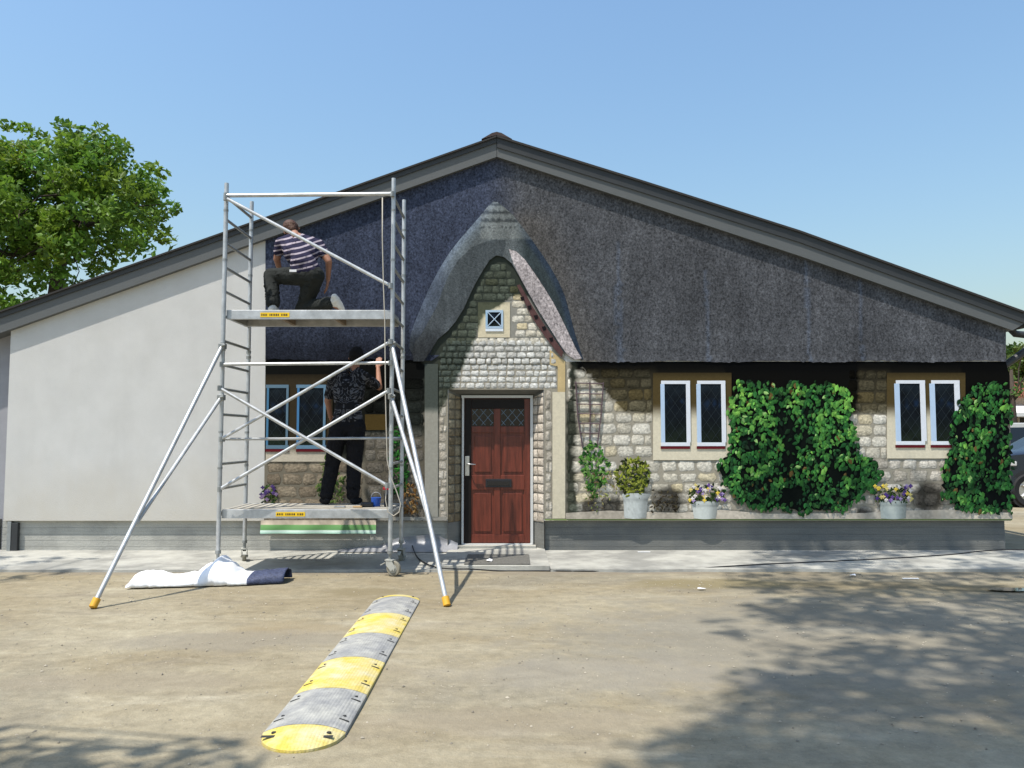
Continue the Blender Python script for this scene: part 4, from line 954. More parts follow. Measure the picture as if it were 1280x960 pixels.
def hairfn(h, f, u, s):
    return [(h + u * .03 - f * .022, .091, h + u * .012 - f * .028, .090), (h - u * .035 - f * .035, .066, h - u * .05 - f * .038, .058), (h + u * .045 + f * .02, .078, h + u * .045, .08), (h + s * .05 - f * .02 - u * .01, .045, h + s * .05 - f * .03, .045), (h - s * .05 - f * .02 - u * .01, .045, h - s * .05 - f * .03, .045)]
def capfn(h, f, u, s):
    return [(h + u * .030 - f * .012, .093, h + u * .008 - f * .022, .094), (h + u * .052, .082, h + u * .03 + f * .02, .084)] + [(h + f * .075 + u * .03 + s * k, .011, h + f * .15 + u * .012 + s * k * .75, .007) for k in (-.06, -.04, -.02, 0, .02, .04, .06)]
def pt(px, py, Y, z=None): p = P(px, py, Y); return p if z is None else Vector((p.x, p.y, z))
# kneeling worker on the upper platform
J = dict(pelvis=pt(384, 343, -1.35), waist=pt(379, 329, -1.32), chest=pt(375, 310, -1.18), neck=pt(369, 294, -1.07), head=pt(364, 287, -.98),
         lsh=pt(351, 304, -1.08), lel=pt(346, 324, -1.02), lwr=pt(351, 343, -.86), rsh=pt(398, 306, -1.12), rel=pt(411, 327, -1.18), rwr=pt(410, 350, -1.06),
         lhip=pt(375, 345, -1.32), lkn=pt(339, 345, -1.18), lan=pt(341, 380, -1.36, zup + .12), ltoe=pt(348, 384, -1.27, zup + .040), lheel=pt(339, 384, -1.44, zup + .045),
         rhip=pt(393, 345, -1.34), rkn=pt(379, 380, -1.13, zup + .085), ran=pt(412, 378, -1.40, zup + .125), rtoe=pt(428, 384, -1.37, zup + .055), rheel=pt(418, 368, -1.44, zup + .19))
w1 = thing('person', (pt(380, 388, -1.25).x, -1.25, zup), 'kneeling worker in striped shirt and dark trousers on the upper scaffold platform', 'person')
person(w1, J, (-.05, .8, -.55), M['shirt_stripe'], M['trousers_grey'], M['shoe_white'], .55,
       dict(l=hand(J['lwr'], (0, .9, -.3), (0, .3, .9), 1), r=hand(J['rwr'], (-.15, .1, -1), (1, 0, 0), -1, .35)), ('hair', hairfn, M['hair']))
tg = J['waist'].lerp(J['lhip'], .6); tgp = P(367, 338, -1.46)
MB().box((tgp.x - .05, -1.452, tgp.z - .015), (tgp.x + .03, -1.446, tgp.z + .012)).build('pocket_cloth', M['tag_white'], w1)
# standing worker on the lower platform
zs = zlo
J = dict(pelvis=pt(434, 530, -.95), waist=pt(435, 512, -.92), chest=pt(436, 486, -.84), neck=pt(443, 461, -.76), head=pt(445.5, 446, -.72),
         lsh=pt(418, 472, -.82), lel=pt(409.5, 501, -.76), lwr=pt(413, 521, -.60), rsh=pt(455, 471, -.78), rel=pt(474, 484, -.50), rwr=pt(472.5, 459, -.21),
         lhip=pt(424, 533, -.95), lkn=pt(415, 583, -.95), lan=pt(408, 620, -.99, zs + .10), ltoe=pt(402, 630, -.87, zs + .036), lheel=pt(409, 630, -1.04, zs + .042),
         rhip=pt(445, 533, -.94), rkn=pt(443, 583, -.95), ran=pt(441, 622, -.98, zs + .10), rtoe=pt(450, 630, -.87, zs + .036), rheel=pt(441, 631, -1.03, zs + .042))
w2 = thing('person', (pt(430, 630, -.95).x, -.95, zs), 'standing worker in black cap and ornate black shirt smoothing the vinyl by hand', 'person')
person(w2, J, (.1, 1, .02), M['shirt_ornate'], M['trousers_black'], M['shoe_black'], .75,
       dict(l=hand(J['lwr'], (.1, .5, -.6), (-1, 0, .2), 1), r=hand(J['rwr'], (.0, .62, 1), (0, -1, .5), 1, .10, .22)), ('cap', capfn, M['cap_black']))

# ------------------------------------------------------------------ offcut of vinyl on the ground
def smooth_lerp(pts, u):
    for (a, b_), (c, d) in zip(pts, pts[1:]):
        if a <= u <= c: t = (u - a) / (c - a); t = t * t * (3 - 2 * t); return b_ + (d - b_) * t
    return pts[-1][1]
A_, B_ = G(156, 736), G(352, 731); vr = thing('vinyl_offcut', (A_.lerp(B_, .5).x, A_.y + .1, 0), 'crumpled white vinyl sheet with dark printed end lying before the scaffold', 'vinyl sheet')
def offcut(u0, u1, name, m, nU=60, nV=26, lift=0):
    b = MB(); vs_ = []
    for i in range(nU + 1):
        u = u0 + (u1 - u0) * i / nU; base = A_.lerp(B_, u)
        h = smooth_lerp([(0, .03), (.05, .13), (.12, .135), (.25, .085), (.38, .10), (.48, .19), (.55, .262), (.60, .20), (.70, .10), (.78, .10), (.88, .115), (1, .12)], u)
        dp = smooth_lerp([(0, .18), (.1, .34), (.5, .55), (.8, .42), (1, .34)], u)
        for j in range(nV + 1):
            v = j / nV; a = v * math.pi * 1.08
            y = base.y + dp * .5 * (1 - math.cos(a)); z = .008 + h * max(0, math.sin(min(a, math.pi))) ** .8
            wv = .014 * noise.noise(Vector((u * 14, v * 3, 1))) + .012 * noise.noise(Vector((u * 34, v * 6, 4)))
            if u > .78: y += (u - .78) * .25; 
            vs_.append((base.x + wv, y + wv, z + wv * min(1, z * 12) + lift))
    q = nV + 1; b.add(vs_, [(i * q + j, (i + 1) * q + j, (i + 1) * q + j + 1, i * q + j + 1) for i in range(nU) for j in range(nV)])
    o = b.build(name, m, vr, smooth=True); md = o.modifiers.new('thickness', 'SOLIDIFY'); md.thickness = .004; return o
M['navy_print'] = mat('navy_print', (.045, .055, .10), .6, var=.6, vscale=60, spec=.3)
offcut(0, .775, 'white_backing', M['white_film']); offcut(.775, 1.0, 'printed_end', M['navy_print'], 20)
# crumpled film left leaning on the plinth by the door
b = MB(); vs_ = []; nU, nV = 46, 8
for i in range(nU + 1):
    u = i / nU; px = 424 + (572 - 424) * u; top = smooth_lerp([(0, .01), (.3, .05), (.55, .17), (.8, .20), (.93, .13), (1, .09)], u)
    for j in range(nV + 1):
        v = j / nV; x = P(px, 690).x; wv = .012 * noise.noise(Vector((u * 13, v * 2, 3)))
        vs_.append((x, -.16 + .195 * min(1, v * 1.4) ** .7 + wv, .036 + top * v ** 1.3 + abs(wv) * .5))
b.add(vs_, [(i * (nV + 1) + j, (i + 1) * (nV + 1) + j, (i + 1) * (nV + 1) + j + 1, i * (nV + 1) + j + 1) for i in range(nU) for j in range(nV)])
M['grey_film'] = mat('grey_film', (.27, .27, .28), .35, var=.25, vscale=5, spec=.5)
tag(b.build('film_offcut', M['grey_film'], smooth=True), 'crinkled greyish film lying against the plinth left of the door', 'film')

# ------------------------------------------------------------------ speed bump
def rubber(name, c, edge):
    m = mat(name, c, .8, var=.14, vscale=12, second=edge, sscale=6, sthr=(.38, .66), spec=.25); n = m.node_tree.nodes; L = m.node_tree.links
    tc = n.new('ShaderNodeTexCoord'); br = n.new('ShaderNodeTexVoronoi'); br.inputs['Scale'].default_value = 55; br.inputs['Randomness'].default_value = .15; L.new(tc.outputs['Object'], br.inputs[0])
    bp = n.new('ShaderNodeBump'); bp.inputs['Strength'].default_value = .8; bp.inputs['Distance'].default_value = .006; bp.invert = True; L.new(br.outputs[0], bp.inputs['Height']); L.new(bp.outputs[0], n['Principled BSDF'].inputs['Normal']); return m
M['rub_y'] = rubber('rubber_yellow', (.56, .43, .08), (.48, .43, .27)); M['rub_g'] = rubber('rubber_grey', (.24, .24, .235), (.36, .35, .31)); M['slot'] = mat('slot_dark', (.03, .03, .028), .8)
bx0, bx1 = G(341, 905).x, G(436, 912).x; HB = .052
by = [G(440, y, HB).y for y in (905.5, 860, 821, 791, 766, 745.5)]
sb = thing('speed_bump', ((bx0 + bx1) / 2, by[0], 0), 'yellow and grey striped rubber speed bump bolted to the lot', 'speed bump')
cxm, hw = (bx0 + bx1) / 2, (bx1 - bx0) / 2
def arc(u): return .012 + (HB - .012) * (1 - abs(u) ** 2.3)
def seg(y0, y1, m):
    b = MB(); n = 18; vs_ = []
    for y in (y0 + .003, y1 - .003):
        for i in range(n + 1): u = -1 + 2 * i / n; vs_.append((cxm + u * hw, y, arc(u) + .002))
        vs_ += [(cxm + hw, y, -.01), (cxm - hw, y, -.01)]
    q = n + 3; b.add(vs_, [(i, (i + 1) % q, q + (i + 1) % q, q + i) for i in range(q)] + [tuple(range(q))[::-1], tuple(range(q, 2 * q))]); o = b.build('segment', m, sb, smooth='auto')
    for s in (-1, 1):
        for t in (.22, .76):
            y = y0 + (y1 - y0) * t; sl = MB()
            for ua, ub, wd in ((.70, .95, .009),):
                k = 5
                pts = [(cxm + s * hw * (ua + (ub - ua) * i / k), arc(ua + (ub - ua) * i / k) + .0045) for i in range(k + 1)]
                vs2 = [(x, y + dy * (.5 + .5 * i / k), z) for dy in (-wd, wd) for i, (x, z) in enumerate(pts)]
                sl.add(vs2, [(i, i + 1, k + 2 + i, k + 1 + i) if s > 0 else (i, k + 1 + i, k + 2 + i, i + 1) for i in range(k)])
            bo = MB(); bo.tube((cxm + s * hw * .78, y + .055, arc(.78) - .004), (cxm + s * hw * .78, y + .055, arc(.78) + .0045), .010, 10); bo.build('bolt', M['slot'], o)
            sl.build('bolt_slot', M['slot'], o)
for i in range(5): seg(by[i], by[i + 1], M['rub_g' if i % 2 == 0 else 'rub_y'])
def endcap(y, d):
    b = MB(); n = 18; rings = 8; vs_ = []; Ld = .235
    for r in range(rings + 1):
        ph = r / rings
        for i in range(n + 1):
            u = -1 + 2 * i / n; yl = Ld * math.sqrt(max(0, 1 - u * u * .995)) * ph; vs_.append((cxm + u * hw, y + d * (yl + .003), .010 + (arc(u) - .010) * (1 - ph ** 2.2) + .002))
    for i in range(n + 1): u = -1 + 2 * i / n; vs_.append((cxm + u * hw, y + d * (Ld * math.sqrt(max(0, 1 - u * u * .995)) + .003), -.01))
    q = n + 1; fs = [(r * q + i, r * q + i + 1, (r + 1) * q + i + 1, (r + 1) * q + i) for r in range(rings + 1) for i in range(n)]
    b.add(vs_, fs if d > 0 else [f[::-1] for f in fs]); o = b.build('end_cap', M['rub_y'], sb, smooth='auto')
    for s in (-1, 1):
        sl = MB(); xx = cxm + s * hw * .66; zz = arc(.66) * .86
        sl.tube((xx, y + d * .07, zz - .006), (xx, y + d * .07, zz + .008), .012, 12); sl.build('bolt', M['slot'], o); sl = MB(); sl.add([(xx - .05, y + d * .105, zz + .004), (xx + .03, y + d * .10, zz + .004), (xx + .03, y + d * .12, zz), (xx - .05, y + d * .125, zz)], [(0, 1, 2, 3)]); sl.build('bolt_slot', M['slot'], o)
endcap(by[0], -1); endcap(by[5], 1)

# ------------------------------------------------------------------ small things on the ground
cp = [G(x, y, .045) for x, y in ((512, 672), (514, 684), (520, 694), (530, 703), (545, 709), (565, 711), (590, 711.5))]
cp[0].z = .20; cp[1].z = .12
cp += [G(x, y, .008) for x, y in ((625, 713.5), (680, 713.5), (760, 714), (820, 713.5), (860, 711.5))] + [G(x, y, .036) for x, y in ((900, 708.5), (960, 705), (1040, 701.5), (1120, 697.5), (1190, 693), (1225, 689), (1262, 687), (1300, 688))]
def catmull(ps, k=5):
    out = []
    for i in range(len(ps) - 1):
        p0, p1, p2, p3 = ps[max(i - 1, 0)], ps[i], ps[i + 1], ps[min(i + 2, len(ps) - 1)]
        for j in range(k):
            t = j / k; out.append(.5 * ((2 * p1) + (p2 - p0) * t + (2 * p0 - 5 * p1 + 4 * p2 - p3) * t * t + (3 * p1 - p0 - 3 * p2 + p3) * t ** 3))
    return out + [ps[-1]]
tag(MB().path(catmull(cp), .008, 6).build('power_cable', M['cable'], smooth=True), 'black power cable running along the pavement edge', 'cable')
a, b_ = G(580, 706, .053), G(661, 694, .053)
dm = MB().box((a.x, a.y, .0535), (b_.x, b_.y, .066)).build('door_mat', M['mat_fibre'], bevel=.004); tag(dm, 'grey rectangular mat set before the brown door', 'door mat')
def scrap(px, py, s, name, label, z=.03, asp=1.0, ang=0):
    c = G(px, py, z); b = MB(); n = 7
    vs_ = [(c.x + s * asp * math.cos(t + ang) * rnd.uniform(.7, 1.2), c.y + s * math.sin(t + ang) * rnd.uniform(.7, 1.2), z + rnd.uniform(.004, .02)) for t in [i * 2 * math.pi / n for i in range(n)]] + [(c.x, c.y, z + s * .7)]
    vs_ += [(c.x, c.y, z + .002)]
    b.add(vs_, [(i, (i + 1) % n, n) for i in range(n)] + [((i + 1) % n, i, n + 1) for i in range(n)]); tag(b.build(name, M['white_film']), label, 'litter')
scrap(612, 701.5, .045, 'crumpled_tissue', 'crumpled white tissue on the grey door mat', .067)
scrap(1066, 720, .03, 'paper_scrap', 'white paper scrap beside the damp patch of the lot', .006, 1.4)
scrap(877, 737, .025, 'paper_scrap', 'tiny pale paper scrap on bare ground in front of the flowerpots', .006, 1.6)
c = G(806, 690, .032); q = MB(); q.box((c.x - .09, c.y - .012, .0325), (c.x + .07, c.y + .012, .037)); o = q.build('vinyl_strip', M['white_film']); tag(o, 'narrow white strip lying on the pavement right of the door', 'strip')
c = G(1140, 724); q = MB(); q.box((c.x - .10, c.y - .012, .004), (c.x + .07, c.y + .012, .012)); tag(q.build('vinyl_strip', M['white_film']), 'short white strip on the damp ground below the far window pair', 'strip')
# puddle
pc_ = G(1264, 738); b = MB(); n = 20
b.add([(pc_.x + .22 * math.cos(t) * (1 + .35 * noise.noise(Vector((math.cos(t) * 1.5, math.sin(t) * 1.5, 1)))), pc_.y + .10 * math.sin(t) * (1 + .35 * noise.noise(Vector((math.cos(t) * 2, math.sin(t) * 2, 4)))), .012) for t in [i * 2 * math.pi / n for i in range(n)]], [tuple(range(n))])
M['water'] = mat('water', (.05, .045, .035), .03, spec=1.0); b.build('puddle', M['water'], kind='structure')
# loose gravel
b = MB()
OCT = [(1, 0, 0), (0, 1, 0), (-1, 0, 0), (0, -1, 0), (0, 0, 1), (0, 0, -1)]; OF = [(0, 1, 4), (1, 2, 4), (2, 3, 4), (3, 0, 4), (1, 0, 5), (2, 1, 5), (3, 2, 5), (0, 3, 5)]
for i in range(9500):
    x, y = rnd.uniform(-6, 6.5), rnd.uniform(-7.6, -1.55)
    if noise.noise(Vector((x * .8, y * 1.1, 11))) < rnd.uniform(-.5, .45): continue
    s = rnd.choice((.003, .003, .004, .005, .006, .009)) * rnd.uniform(.7, 1.3)
    if bx0 - .02 < x < bx1 + .02 and by[0] - .27 < y < by[5] + .27: continue
    v = rnd.uniform(.17, .44); a = rnd.uniform(0, 3.1); ca, sa = math.cos(a), math.sin(a); sx_, sy_, sz_ = s * rnd.uniform(.8, 1.5), s * rnd.uniform(.7, 1.1), s * rnd.uniform(.5, .8); z0 = gz(x, y)
    b.add([(x + (u * sx_ * ca - w_ * sy_ * sa), y + (u * sx_ * sa + w_ * sy_ * ca), z0 + sz_ * .4 + t * sz_) for u, w_, t in OCT], OF, (v, v * .88, v * .68))
M['pebble'] = mat('pebble', attr='print', rough=.9); b.build('loose_gravel', M['pebble'], kind='stuff')

# ------------------------------------------------------------------ trees
M['bark'] = mat('bark', (.060, .046, .034), .95, var=.35, vscale=8, vstretch=(2, 2, .4), bump=.8, bscale=20)
M['foliage'] = mat('foliage', attr='print', rough=.5, var=.12, vscale=4, transl=.42, spec=.3)
def leaf_clump(mb, c, r, n, size, tint, flat=.8):
    tone = rnd.uniform(.72, 1.2); yel = rnd.uniform(-.15, .25)
    for _ in range(n):
        d = Vector((rnd.gauss(0, 1), rnd.gauss(0, 1), rnd.gauss(0, 1))).normalized() * r * rnd.random() ** .45; d.z *= flat; p = c + d
        nrm = (Vector((rnd.gauss(0, 1), rnd.gauss(0, 1), rnd.gauss(.9, .8)))).normalized(); a = nrm.orthogonal().normalized(); bq = nrm.cross(a); t = rnd.uniform(0, 6.28); u = a * math.cos(t) + bq * math.sin(t); v = nrm.cross(u)
        s = size * rnd.uniform(.6, 1.25); k = tone * rnd.uniform(.75, 1.25); cc = (tint[0] * k * (1 + yel), tint[1] * k, tint[2] * k * (1 - yel * .5))
        mb.add([p - v * s * .5, p + u * s * .30 - nrm * s * .08, p + v * s * .55, p - u * s * .30 - nrm * s * .08], [(0, 1, 2), (0, 2, 3)], cc)
def tree(root_loc, trunk, limbs, clumps, leaf_n, size, tint, label, group=None, name='leafy_tree'):
    t = thing(name, root_loc, label, 'tree', group)
    q = MB(); q.path([p for p, r in trunk], 1, 10, rs=[r for p, r in trunk])
    for pts, r0 in limbs:
        k = len(pts); q.path(pts, 1, 7, rs=[max(.012, r0 * (1 - i / (k - .3))) for i in range(k)])
    q.build('trunk', M['bark'], t, smooth=True)
    mb = MB()
    for c, r in clumps: leaf_clump(mb, c, r, int(leaf_n * (r / .5) ** 2), size, tint)
    mb.build('crown', M['foliage'], t); return t
def bent(a, b_, k=6, amp=.12):
    L_ = (b_ - a).length; off = [Vector((0, 0, 0))] + [Vector((rnd.gauss(0, 1), rnd.gauss(0, 1), rnd.gauss(0, .6))) * amp * L_ * .4 for _ in range(k - 1)] + [Vector((0, 0, 0))]
    return [a.lerp(b_, i / k) + off[i] + Vector((0, 0, math.sin(math.pi * i / k) * L_ * .06)) for i in range(k + 1)]
# tree behind the roof at the left
YT = 8.5
crown_px = [(-170, 190), (-90, 150), (-20, 152), (18, 150), (42, 152), (52, 176), (66, 172), (74, 150), (88, 164), (108, 158), (128, 150), (140, 166), (158, 182), (166, 200), (186, 196), (202, 208), (198, 226), (214, 240), (227, 254), (222, 274), (214, 292), (204, 304), (186, 300), (176, 318), (150, 330), (130, 352), (100, 372), (60, 400), (-60, 420), (-180, 400)]
clumps = []; tries = 0
while len(clumps) < 430 and tries < 15000:
    tries += 1; x, y = rnd.uniform(-180, 228), rnd.uniform(148, 410)
    r = rnd.uniform(.22, .52); rp = r * 50
    if not all(inside((x + rp * .75 * math.cos(t), y + rp * .75 * math.sin(t)), crown_px) for t in (0, .8, 1.6, 2.4, 3.1, 3.9, 4.7, 5.5)): continue
    dens = 1 - .78 * sstep(295, 340, y) * sstep(-10, 40, x)
    if abs(x - 95) < 12 and abs(y - 277) < 8: dens = .3
    if rnd.random() > dens: continue
    hd_ = 2.6 * math.sqrt(max(.05, 1 - ((y - 285) / 140) ** 2)); clumps.append((P(x, y, YT + rnd.uniform(-hd_, hd_)), r))
for x, y in ((205, 240), (214, 256), (220, 262), (196, 214), (188, 206), (128, 160), (120, 168), (82, 162), (77, 156), (22, 158), (34, 160), (8, 156), (206, 290), (196, 296), (160, 190), (150, 180), (46, 168), (100, 165), (210, 300), (180, 310)): clumps.append((P(x, y, YT + rnd.uniform(-1, 1)), rnd.uniform(.18, .3)))
tb0 = P(66, 470, YT); base = Vector((tb0.x - .1, YT, 0))
trk = [(base, .26), (Vector((tb0.x - .05, YT, 2.2)), .22), (P(66, 400, YT), .19), (P(72, 345, YT), .16), (P(78, 318, YT), .14), (P(76, 300, YT), .10)]
limbs = [(bent(P(76, 312, YT), P(102, 282, YT - .3), 4), .10), (bent(P(102, 282, YT - .3), P(190, 272, YT - .2), 6), .07), (bent(P(100, 283, YT), P(115, 190, YT), 6), .07), (bent(P(76, 305, YT), P(40, 270, YT + .3), 4), .09), (bent(P(40, 270, YT + .3), P(10, 190, YT), 6), .07), (bent(P(70, 345, YT), P(-60, 300, YT), 6), .08), (bent(P(78, 310, YT), P(75, 180, YT + 1), 6), .07), (bent(P(74, 330, YT), P(150, 310, YT + 1), 5), .06)]
limbs += [(bent(P(*rnd.choice(((102, 282), (78, 305), (40, 270), (140, 275), (110, 240), (25, 230))), YT), c, 4), .03) for c, r in rnd.sample(clumps, 60)]
tree(base, trk, limbs, clumps, 150, .165, (.128, .235, .028), 'broad green tree rising behind the left roof slope', 'trees around the lot')
# trees behind the photographer, whose shade falls on the lot
KX, KY = math.sin(SUN_AZ) / math.tan(SUN_EL), math.cos(SUN_AZ) / math.tan(SUN_EL)
def shade_clumps(spots, z0, z1):
    out = []
    for px, py, r in spots:
        gpt = G(px, py); z = rnd.uniform(z0, z1); out.append((Vector((gpt.x - KX * z, gpt.y - KY * z, z)), r))
    return out
spots = []
region = [(905, 712), (960, 690), (1010, 692), (1280, 692), (1500, 694), (1500, 1000), (900, 1000), (905, 930), (950, 880), (930, 840), (965, 800), (950, 765), (920, 740)]
holes = [(1130, 860, 45, 10), (1090, 925, 60, 16), (1160, 825, 30, 9), (1010, 800, 40, 9), (1260, 900, 30, 14), (990, 880, 30, 8), (1225, 765, 28, 7), (1090, 760, 30, 6), (1180, 745, 40, 6)]
while len(spots) < 160:
    x, y = rnd.uniform(900, 1500), 692 + 308 * rnd.random() ** 1.8
    if not inside((x, y), region): continue
    if any(math.hypot((x - a) / (b_ * 1.25), (y - c) / (d * 1.6)) < 1 for a, c, b_, d in holes): continue
    spots.append((x, y, rnd.uniform(.28, .6)))
spots += [(885, 925, .22), (905, 915, .25), (870, 915, .16), (930, 720, .3), (950, 735, .3), (895, 775, .16), (925, 790, .22)]
cl2 = shade_clumps(spots, 11.0, 14.0); b2 = Vector((2.2, -16.5, 0)); fork = Vector((1.8, -15.2, 7.5))
tree(b2, [(b2, .30), (Vector((2.1, -16.2, 3)), .26), (fork, .2)], [(bent(fork, c, 6, .08), .06) for c, r in rnd.sample(cl2, 26)], cl2, 100, .15, (.06, .11, .025), 'tall tree behind the viewer whose branches shade the right of the lot', 'trees around the lot')
spots = [(x, y, r) for x, y, r in ((20, 955, .2), (60, 945, .2), (95, 935, .14), (120, 928, .1), (40, 965, .3), (100, 965, .28), (170, 968, .3), (185, 935, .1), (205, 932, .1), (235, 960, .26), (250, 930, .14), (275, 938, .14), (290, 925, .1), (310, 958, .16), (-30, 960, .4), (-80, 940, .4), (-60, 700, .4), (10, 700, .22), (40, 706, .25), (70, 700, .18), (-30, 715, .4), (20, 722, .22), (110, 701, .12), (55, 682, .10), (-100, 730, .5), (-90, 690, .5), (80, 715, .15))]
cl3 = shade_clumps(spots[:16], 6.6, 7.6) + shade_clumps(spots[16:], 7.8, 9.2); b3 = Vector((-9.5, -8.5, 0)); fork = Vector((-9.2, -8.2, 4.6))
tree(b3, [(b3, .27), (Vector((-9.4, -8.4, 2.4)), .23), (fork, .18)], [(bent(fork, c, 6, .08), .05) for c, r in rnd.sample(cl3, 18)], cl3, 120, .14, (.06, .11, .025), 'tree left of the viewer whose branch tips shade the lot edge', 'trees around the lot')

# ------------------------------------------------------------------ beyond the right corner
M['brick_red'] = mat('roof_tiles_red', (.34, .11, .085), .85, var=.25, vscale=5)
M['house_wall'] = mat('house_wall', (.42, .36, .28), .9, var=.1); M['timber'] = mat('timber', (.30, .16, .07), .8, var=.2); M['awning'] = mat('awning', (.66, .65, .60), .8, var=.05)
Yh = 34; hx0, hx1 = P(1195, 500, Yh).x, P(1420, 500, Yh).x; ze, zr = P(640, 497, Yh).z, P(640, 478, Yh).z
ho = thing('house', (hx0 + 4, Yh, 0), 'low house with red tiled roof and pale awning beyond the parked vehicles', 'house')
MB().box((hx0, Yh, 0), (hx1, Yh + 8, ze)).build('wall', M['house_wall'], ho)
MB().prism([(hx0 - .5, ze), (hx0 - .5, ze + .12), (hx0 + 3, zr), (hx1 - 3, zr), (hx1 + .5, ze + .12), (hx1 + .5, ze)], Yh - .5, Yh + 8.5).build('roof', M['brick_red'], ho)
for i in range(5):
    x = hx0 + 1.2 + i * 2.2; wdw = MB().box((x, Yh - .03, 1.3), (x + 1.2, Yh - .001, 2.6)).build('window', M['frame_white'], ho); MB().box((x + .08, Yh - .045, 1.38), (x + 1.12, Yh - .031, 2.52)).build('pane', M['dark_glass'], wdw)
MB().add([(hx0 + .6, Yh - 1.8, 2.75), (hx1 - 1, Yh - 1.8, 2.75), (hx1 - 1, Yh - .05, 3.25), (hx0 + .6, Yh - .05, 3.25), (hx0 + .6, Yh - 1.8, 2.55), (hx1 - 1, Yh - 1.8, 2.55)], [(0, 1, 2, 3), (4, 5, 1, 0)]).build('awning', M['awning'], ho)
for x in (hx0 + .7, (hx0 + hx1) / 2, hx1 - 1.1): MB().tube((x, Yh - 1.75, 0), (x, Yh - 1.75, 2.6), .05, 8).build('awning_post', M['frame_white'], ho)
fz = thing('wooden_fence', (hx0 + 3, Yh - 3.5, 0), 'low brown board fence in front of the red roofed house', 'fence')
for i in range(46): MB().box((hx0 - 1 + i * .26, Yh - 3.52, .1), (hx0 - 1 + i * .26 + .24, Yh - 3.49, 2.1 + .03 * (i % 2))).build('board', M['timber'], fz)
for z in (.5, 1.7): MB().box((hx0 - 1, Yh - 3.488, z), (hx0 + 11, Yh - 3.45, z + .1)).build('rail', M['timber'], fz)
# vehicles
def vehicle(name, label, cat, loc, prof, glass, wheels, wr_, width, paint, trim_z, group, sgn=1):
    """side profile (x forward-to-back from the visible end, z) loft with tumblehome"""
    v = thing(name, loc, label, cat, group); x0, y0 = loc[0], loc[1]
    b = MB(); n = len(prof); zmax = max(z for x, z in prof); sect = []
    for y in (0, .06, width - .06, width):
        ins = .0 if 0 < y < width else .05
        sect.append([(x0 + x + (ins if x < 1 else -ins) * .6, y0 + y + (.16 * max(0, (z - trim_z) / (zmax - trim_z)) if y < width / 2 else -.16 * max(0, (z - trim_z) / (zmax - trim_z))), z - (ins * .5 if z > trim_z else 0)) for x, z in prof])
    vs_ = [p for s in sect for p in s]; fs = [(k * n + i, k * n + (i + 1) % n, (k + 1) * n + (i + 1) % n, (k + 1) * n + i) for k in range(3) for i in range(n)] + [tuple(range(n))[::-1], tuple(range(3 * n, 4 * n))]
    b.add(vs_, fs); body = b.build('body', paint, v, smooth='auto', flat=25)
    bm = bmesh.new(); bm.from_mesh(body.data); bmesh.ops.recalc_face_normals(bm, faces=bm.faces[:]); bm.to_mesh(body.data); bm.free()
    for poly in glass:
        g2 = MB(); zc = lambda z: .16 * max(0, (z - trim_z) / (zmax - trim_z))
        g2.add([(x0 + x, y0 + zc(z) - .004 + .0, z) for x, z in poly], [tuple(range(len(poly)))]); wo = g2.build('window', M['dark_glass'], body)
    for wx in wheels:
        for wy in (.02, width - .22):
            ar = MB().tube((x0 + wx, y0 + wy - .012, wr_ + .02), (x0 + wx, y0 + wy + .2, wr_ + .02), wr_ + .06, 22).build('wheel_arch', M['black_plastic'], body)
            wv = MB(); prof_w = [(0, wr_ * .62), (-.02, wr_ * .92), (.02, wr_), (.18, wr_), (.2, wr_ * .9)]; m_ = 26
            wv.add([(x0 + wx + math.cos(2 * math.pi * i / m_) * r, y0 + wy - .03 + q, wr_ + math.sin(2 * math.pi * i / m_) * r) for q, r in prof_w for i in range(m_)], [(k * m_ + i, k * m_ + (i + 1) % m_, (k + 1) * m_ + (i + 1) % m_, (k + 1) * m_ + i) for k in range(4) for i in range(m_)])
            wo = wv.build('wheel', M['tyre'], v, smooth='auto')
            rm = MB(); rm.tube((x0 + wx, y0 + wy - .025, wr_), (x0 + wx, y0 + wy + .05, wr_), wr_ * .63, 22)
            for a in range(5): rm.tube((x0 + wx, y0 + wy - .04, wr_), (x0 + wx + math.cos(a * 1.2566) * wr_ * .58, y0 + wy - .035, wr_ + math.sin(a * 1.2566) * wr_ * .58), .022, 6)
            rm.build('rim', M['steel'], wo, smooth='auto')
    return v, body
M['tyre'] = mat('tyre', (.02, .02, .021), .85); M['car_black'] = mat('car_black', (.012, .014, .022), .18, spec=.6); M['van_silver'] = mat('van_silver', (.50, .49, .46), .35, metal=.2, spec=.5); M['lamp_lens'] = mat('lamp_lens', (.6, .58, .56), .15, spec=.7)
Yc = 6.6; cx0 = P(1239, 600, Yc).x
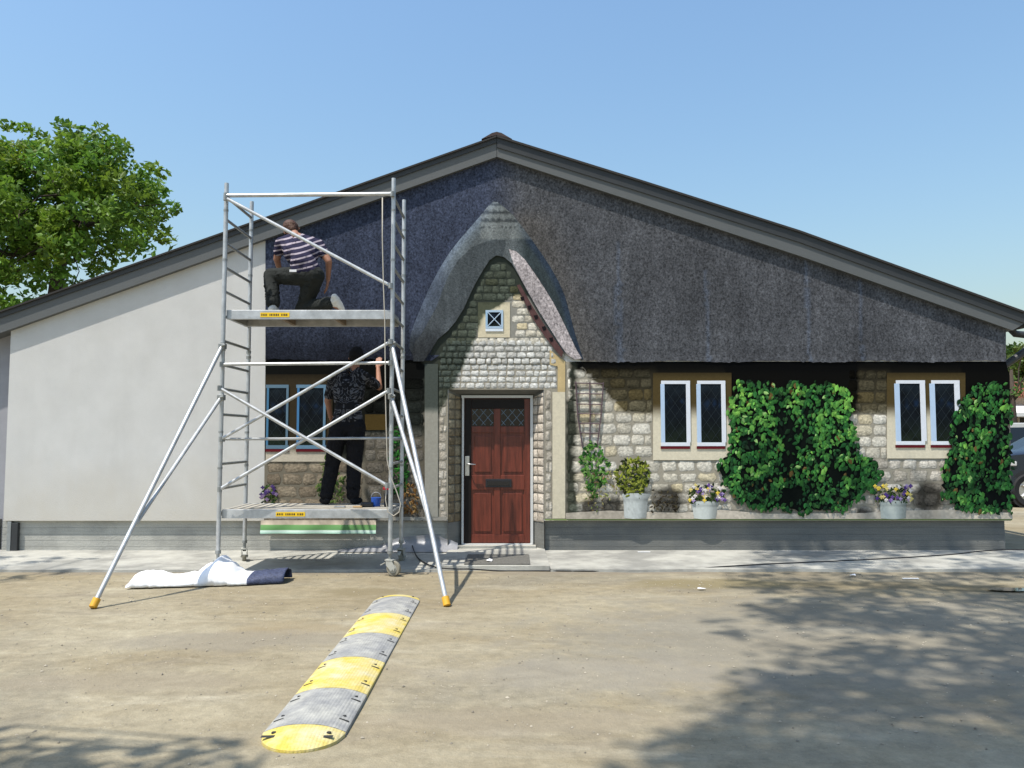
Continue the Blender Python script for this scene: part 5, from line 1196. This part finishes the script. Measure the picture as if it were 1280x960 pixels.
car, body = vehicle('parked_car', 'dark parked car showing its nose and wheel past the wall corner', 'car', (cx0, Yc, 0),
    [(0, .34), (-.02, .60), (.04, .98), (.45, 1.13), (1.25, 1.20), (1.95, 1.60), (2.6, 1.70), (3.6, 1.66), (4.25, 1.25), (4.4, 1.15), (4.45, .6), (4.4, .32)], [[(1.45, 1.22), (1.98, 1.54), (2.55, 1.62), (2.55, 1.22)], [(2.62, 1.22), (2.62, 1.62), (3.5, 1.58), (4.0, 1.24)]], (.80, 3.55), .36, 1.75, M['car_black'], 1.12, 'vehicles parked beyond the corner')
MB().box((cx0 + .28, Yc - .015, .88), (cx0 + .56, Yc + .30, .98)).build('headlight', M['lamp_lens'], body, bevel=.02); MB().box((cx0 + .28, Yc + 1.45, .88), (cx0 + .56, Yc + 1.765, .98)).build('headlight', M['lamp_lens'], body, bevel=.02)
Yv = 15; vx0 = P(1165, 560, Yv).x
vehicle('parked_van', 'silver grey van with dark side windows parked behind the dark car', 'van', (vx0, Yv, 0),
    [(0, .35), (-.03, .7), (.06, 1.05), (.75, 1.20), (1.45, 1.82), (1.9, 1.93), (4.5, 1.95), (4.75, 1.8), (4.85, 1.0), (4.82, .35)], [[(.95, 1.22), (1.5, 1.74), (2.1, 1.78), (2.1, 1.22)], [(2.2, 1.22), (2.2, 1.78), (3.4, 1.80), (3.4, 1.22)], [(3.5, 1.22), (3.5, 1.80), (4.5, 1.78), (4.6, 1.22)]], (.95, 3.9), .34, 1.85, M['van_silver'], 1.15, 'vehicles parked beyond the corner')
def small_tree(px, py, Y, r, label, n=60):
    c = P(px, py, Y); base = Vector((c.x, Y, 0)); cl = [(c + Vector((rnd.gauss(0, r * .45), rnd.gauss(0, r * .45), rnd.gauss(0, r * .4))), rnd.uniform(.35, .6) * min(r, 1.9) * .55) for _ in range(n)]
    tree(base, [(base, .12 + r * .03), (base.lerp(c, .6), .09 + r * .02), (c, .05)], [(bent(base.lerp(c, .7), k, 4), .04) for k, _ in rnd.sample(cl, 8)], cl, 90 if r < 2 else 60, .16 if r < 2 else .34, (.085, .15, .03), label, 'trees around the lot')
small_tree(1264, 462, 18, 1.0, 'sparse young tree showing past the wall corner', 14); small_tree(1290, 462, 40, 2.4, 'round tree behind the red roofed house')
for i, (x, y, Yq, r) in enumerate(((1330, 470, 46, 3), (1420, 455, 44, 3.5), (1540, 470, 40, 3.2))): small_tree(x, y, Yq, r, ('tall dark tree beyond the far end of the fence', 'bushy tree on open ground right of the house', 'spreading tree on the horizon right of the lot')[i])
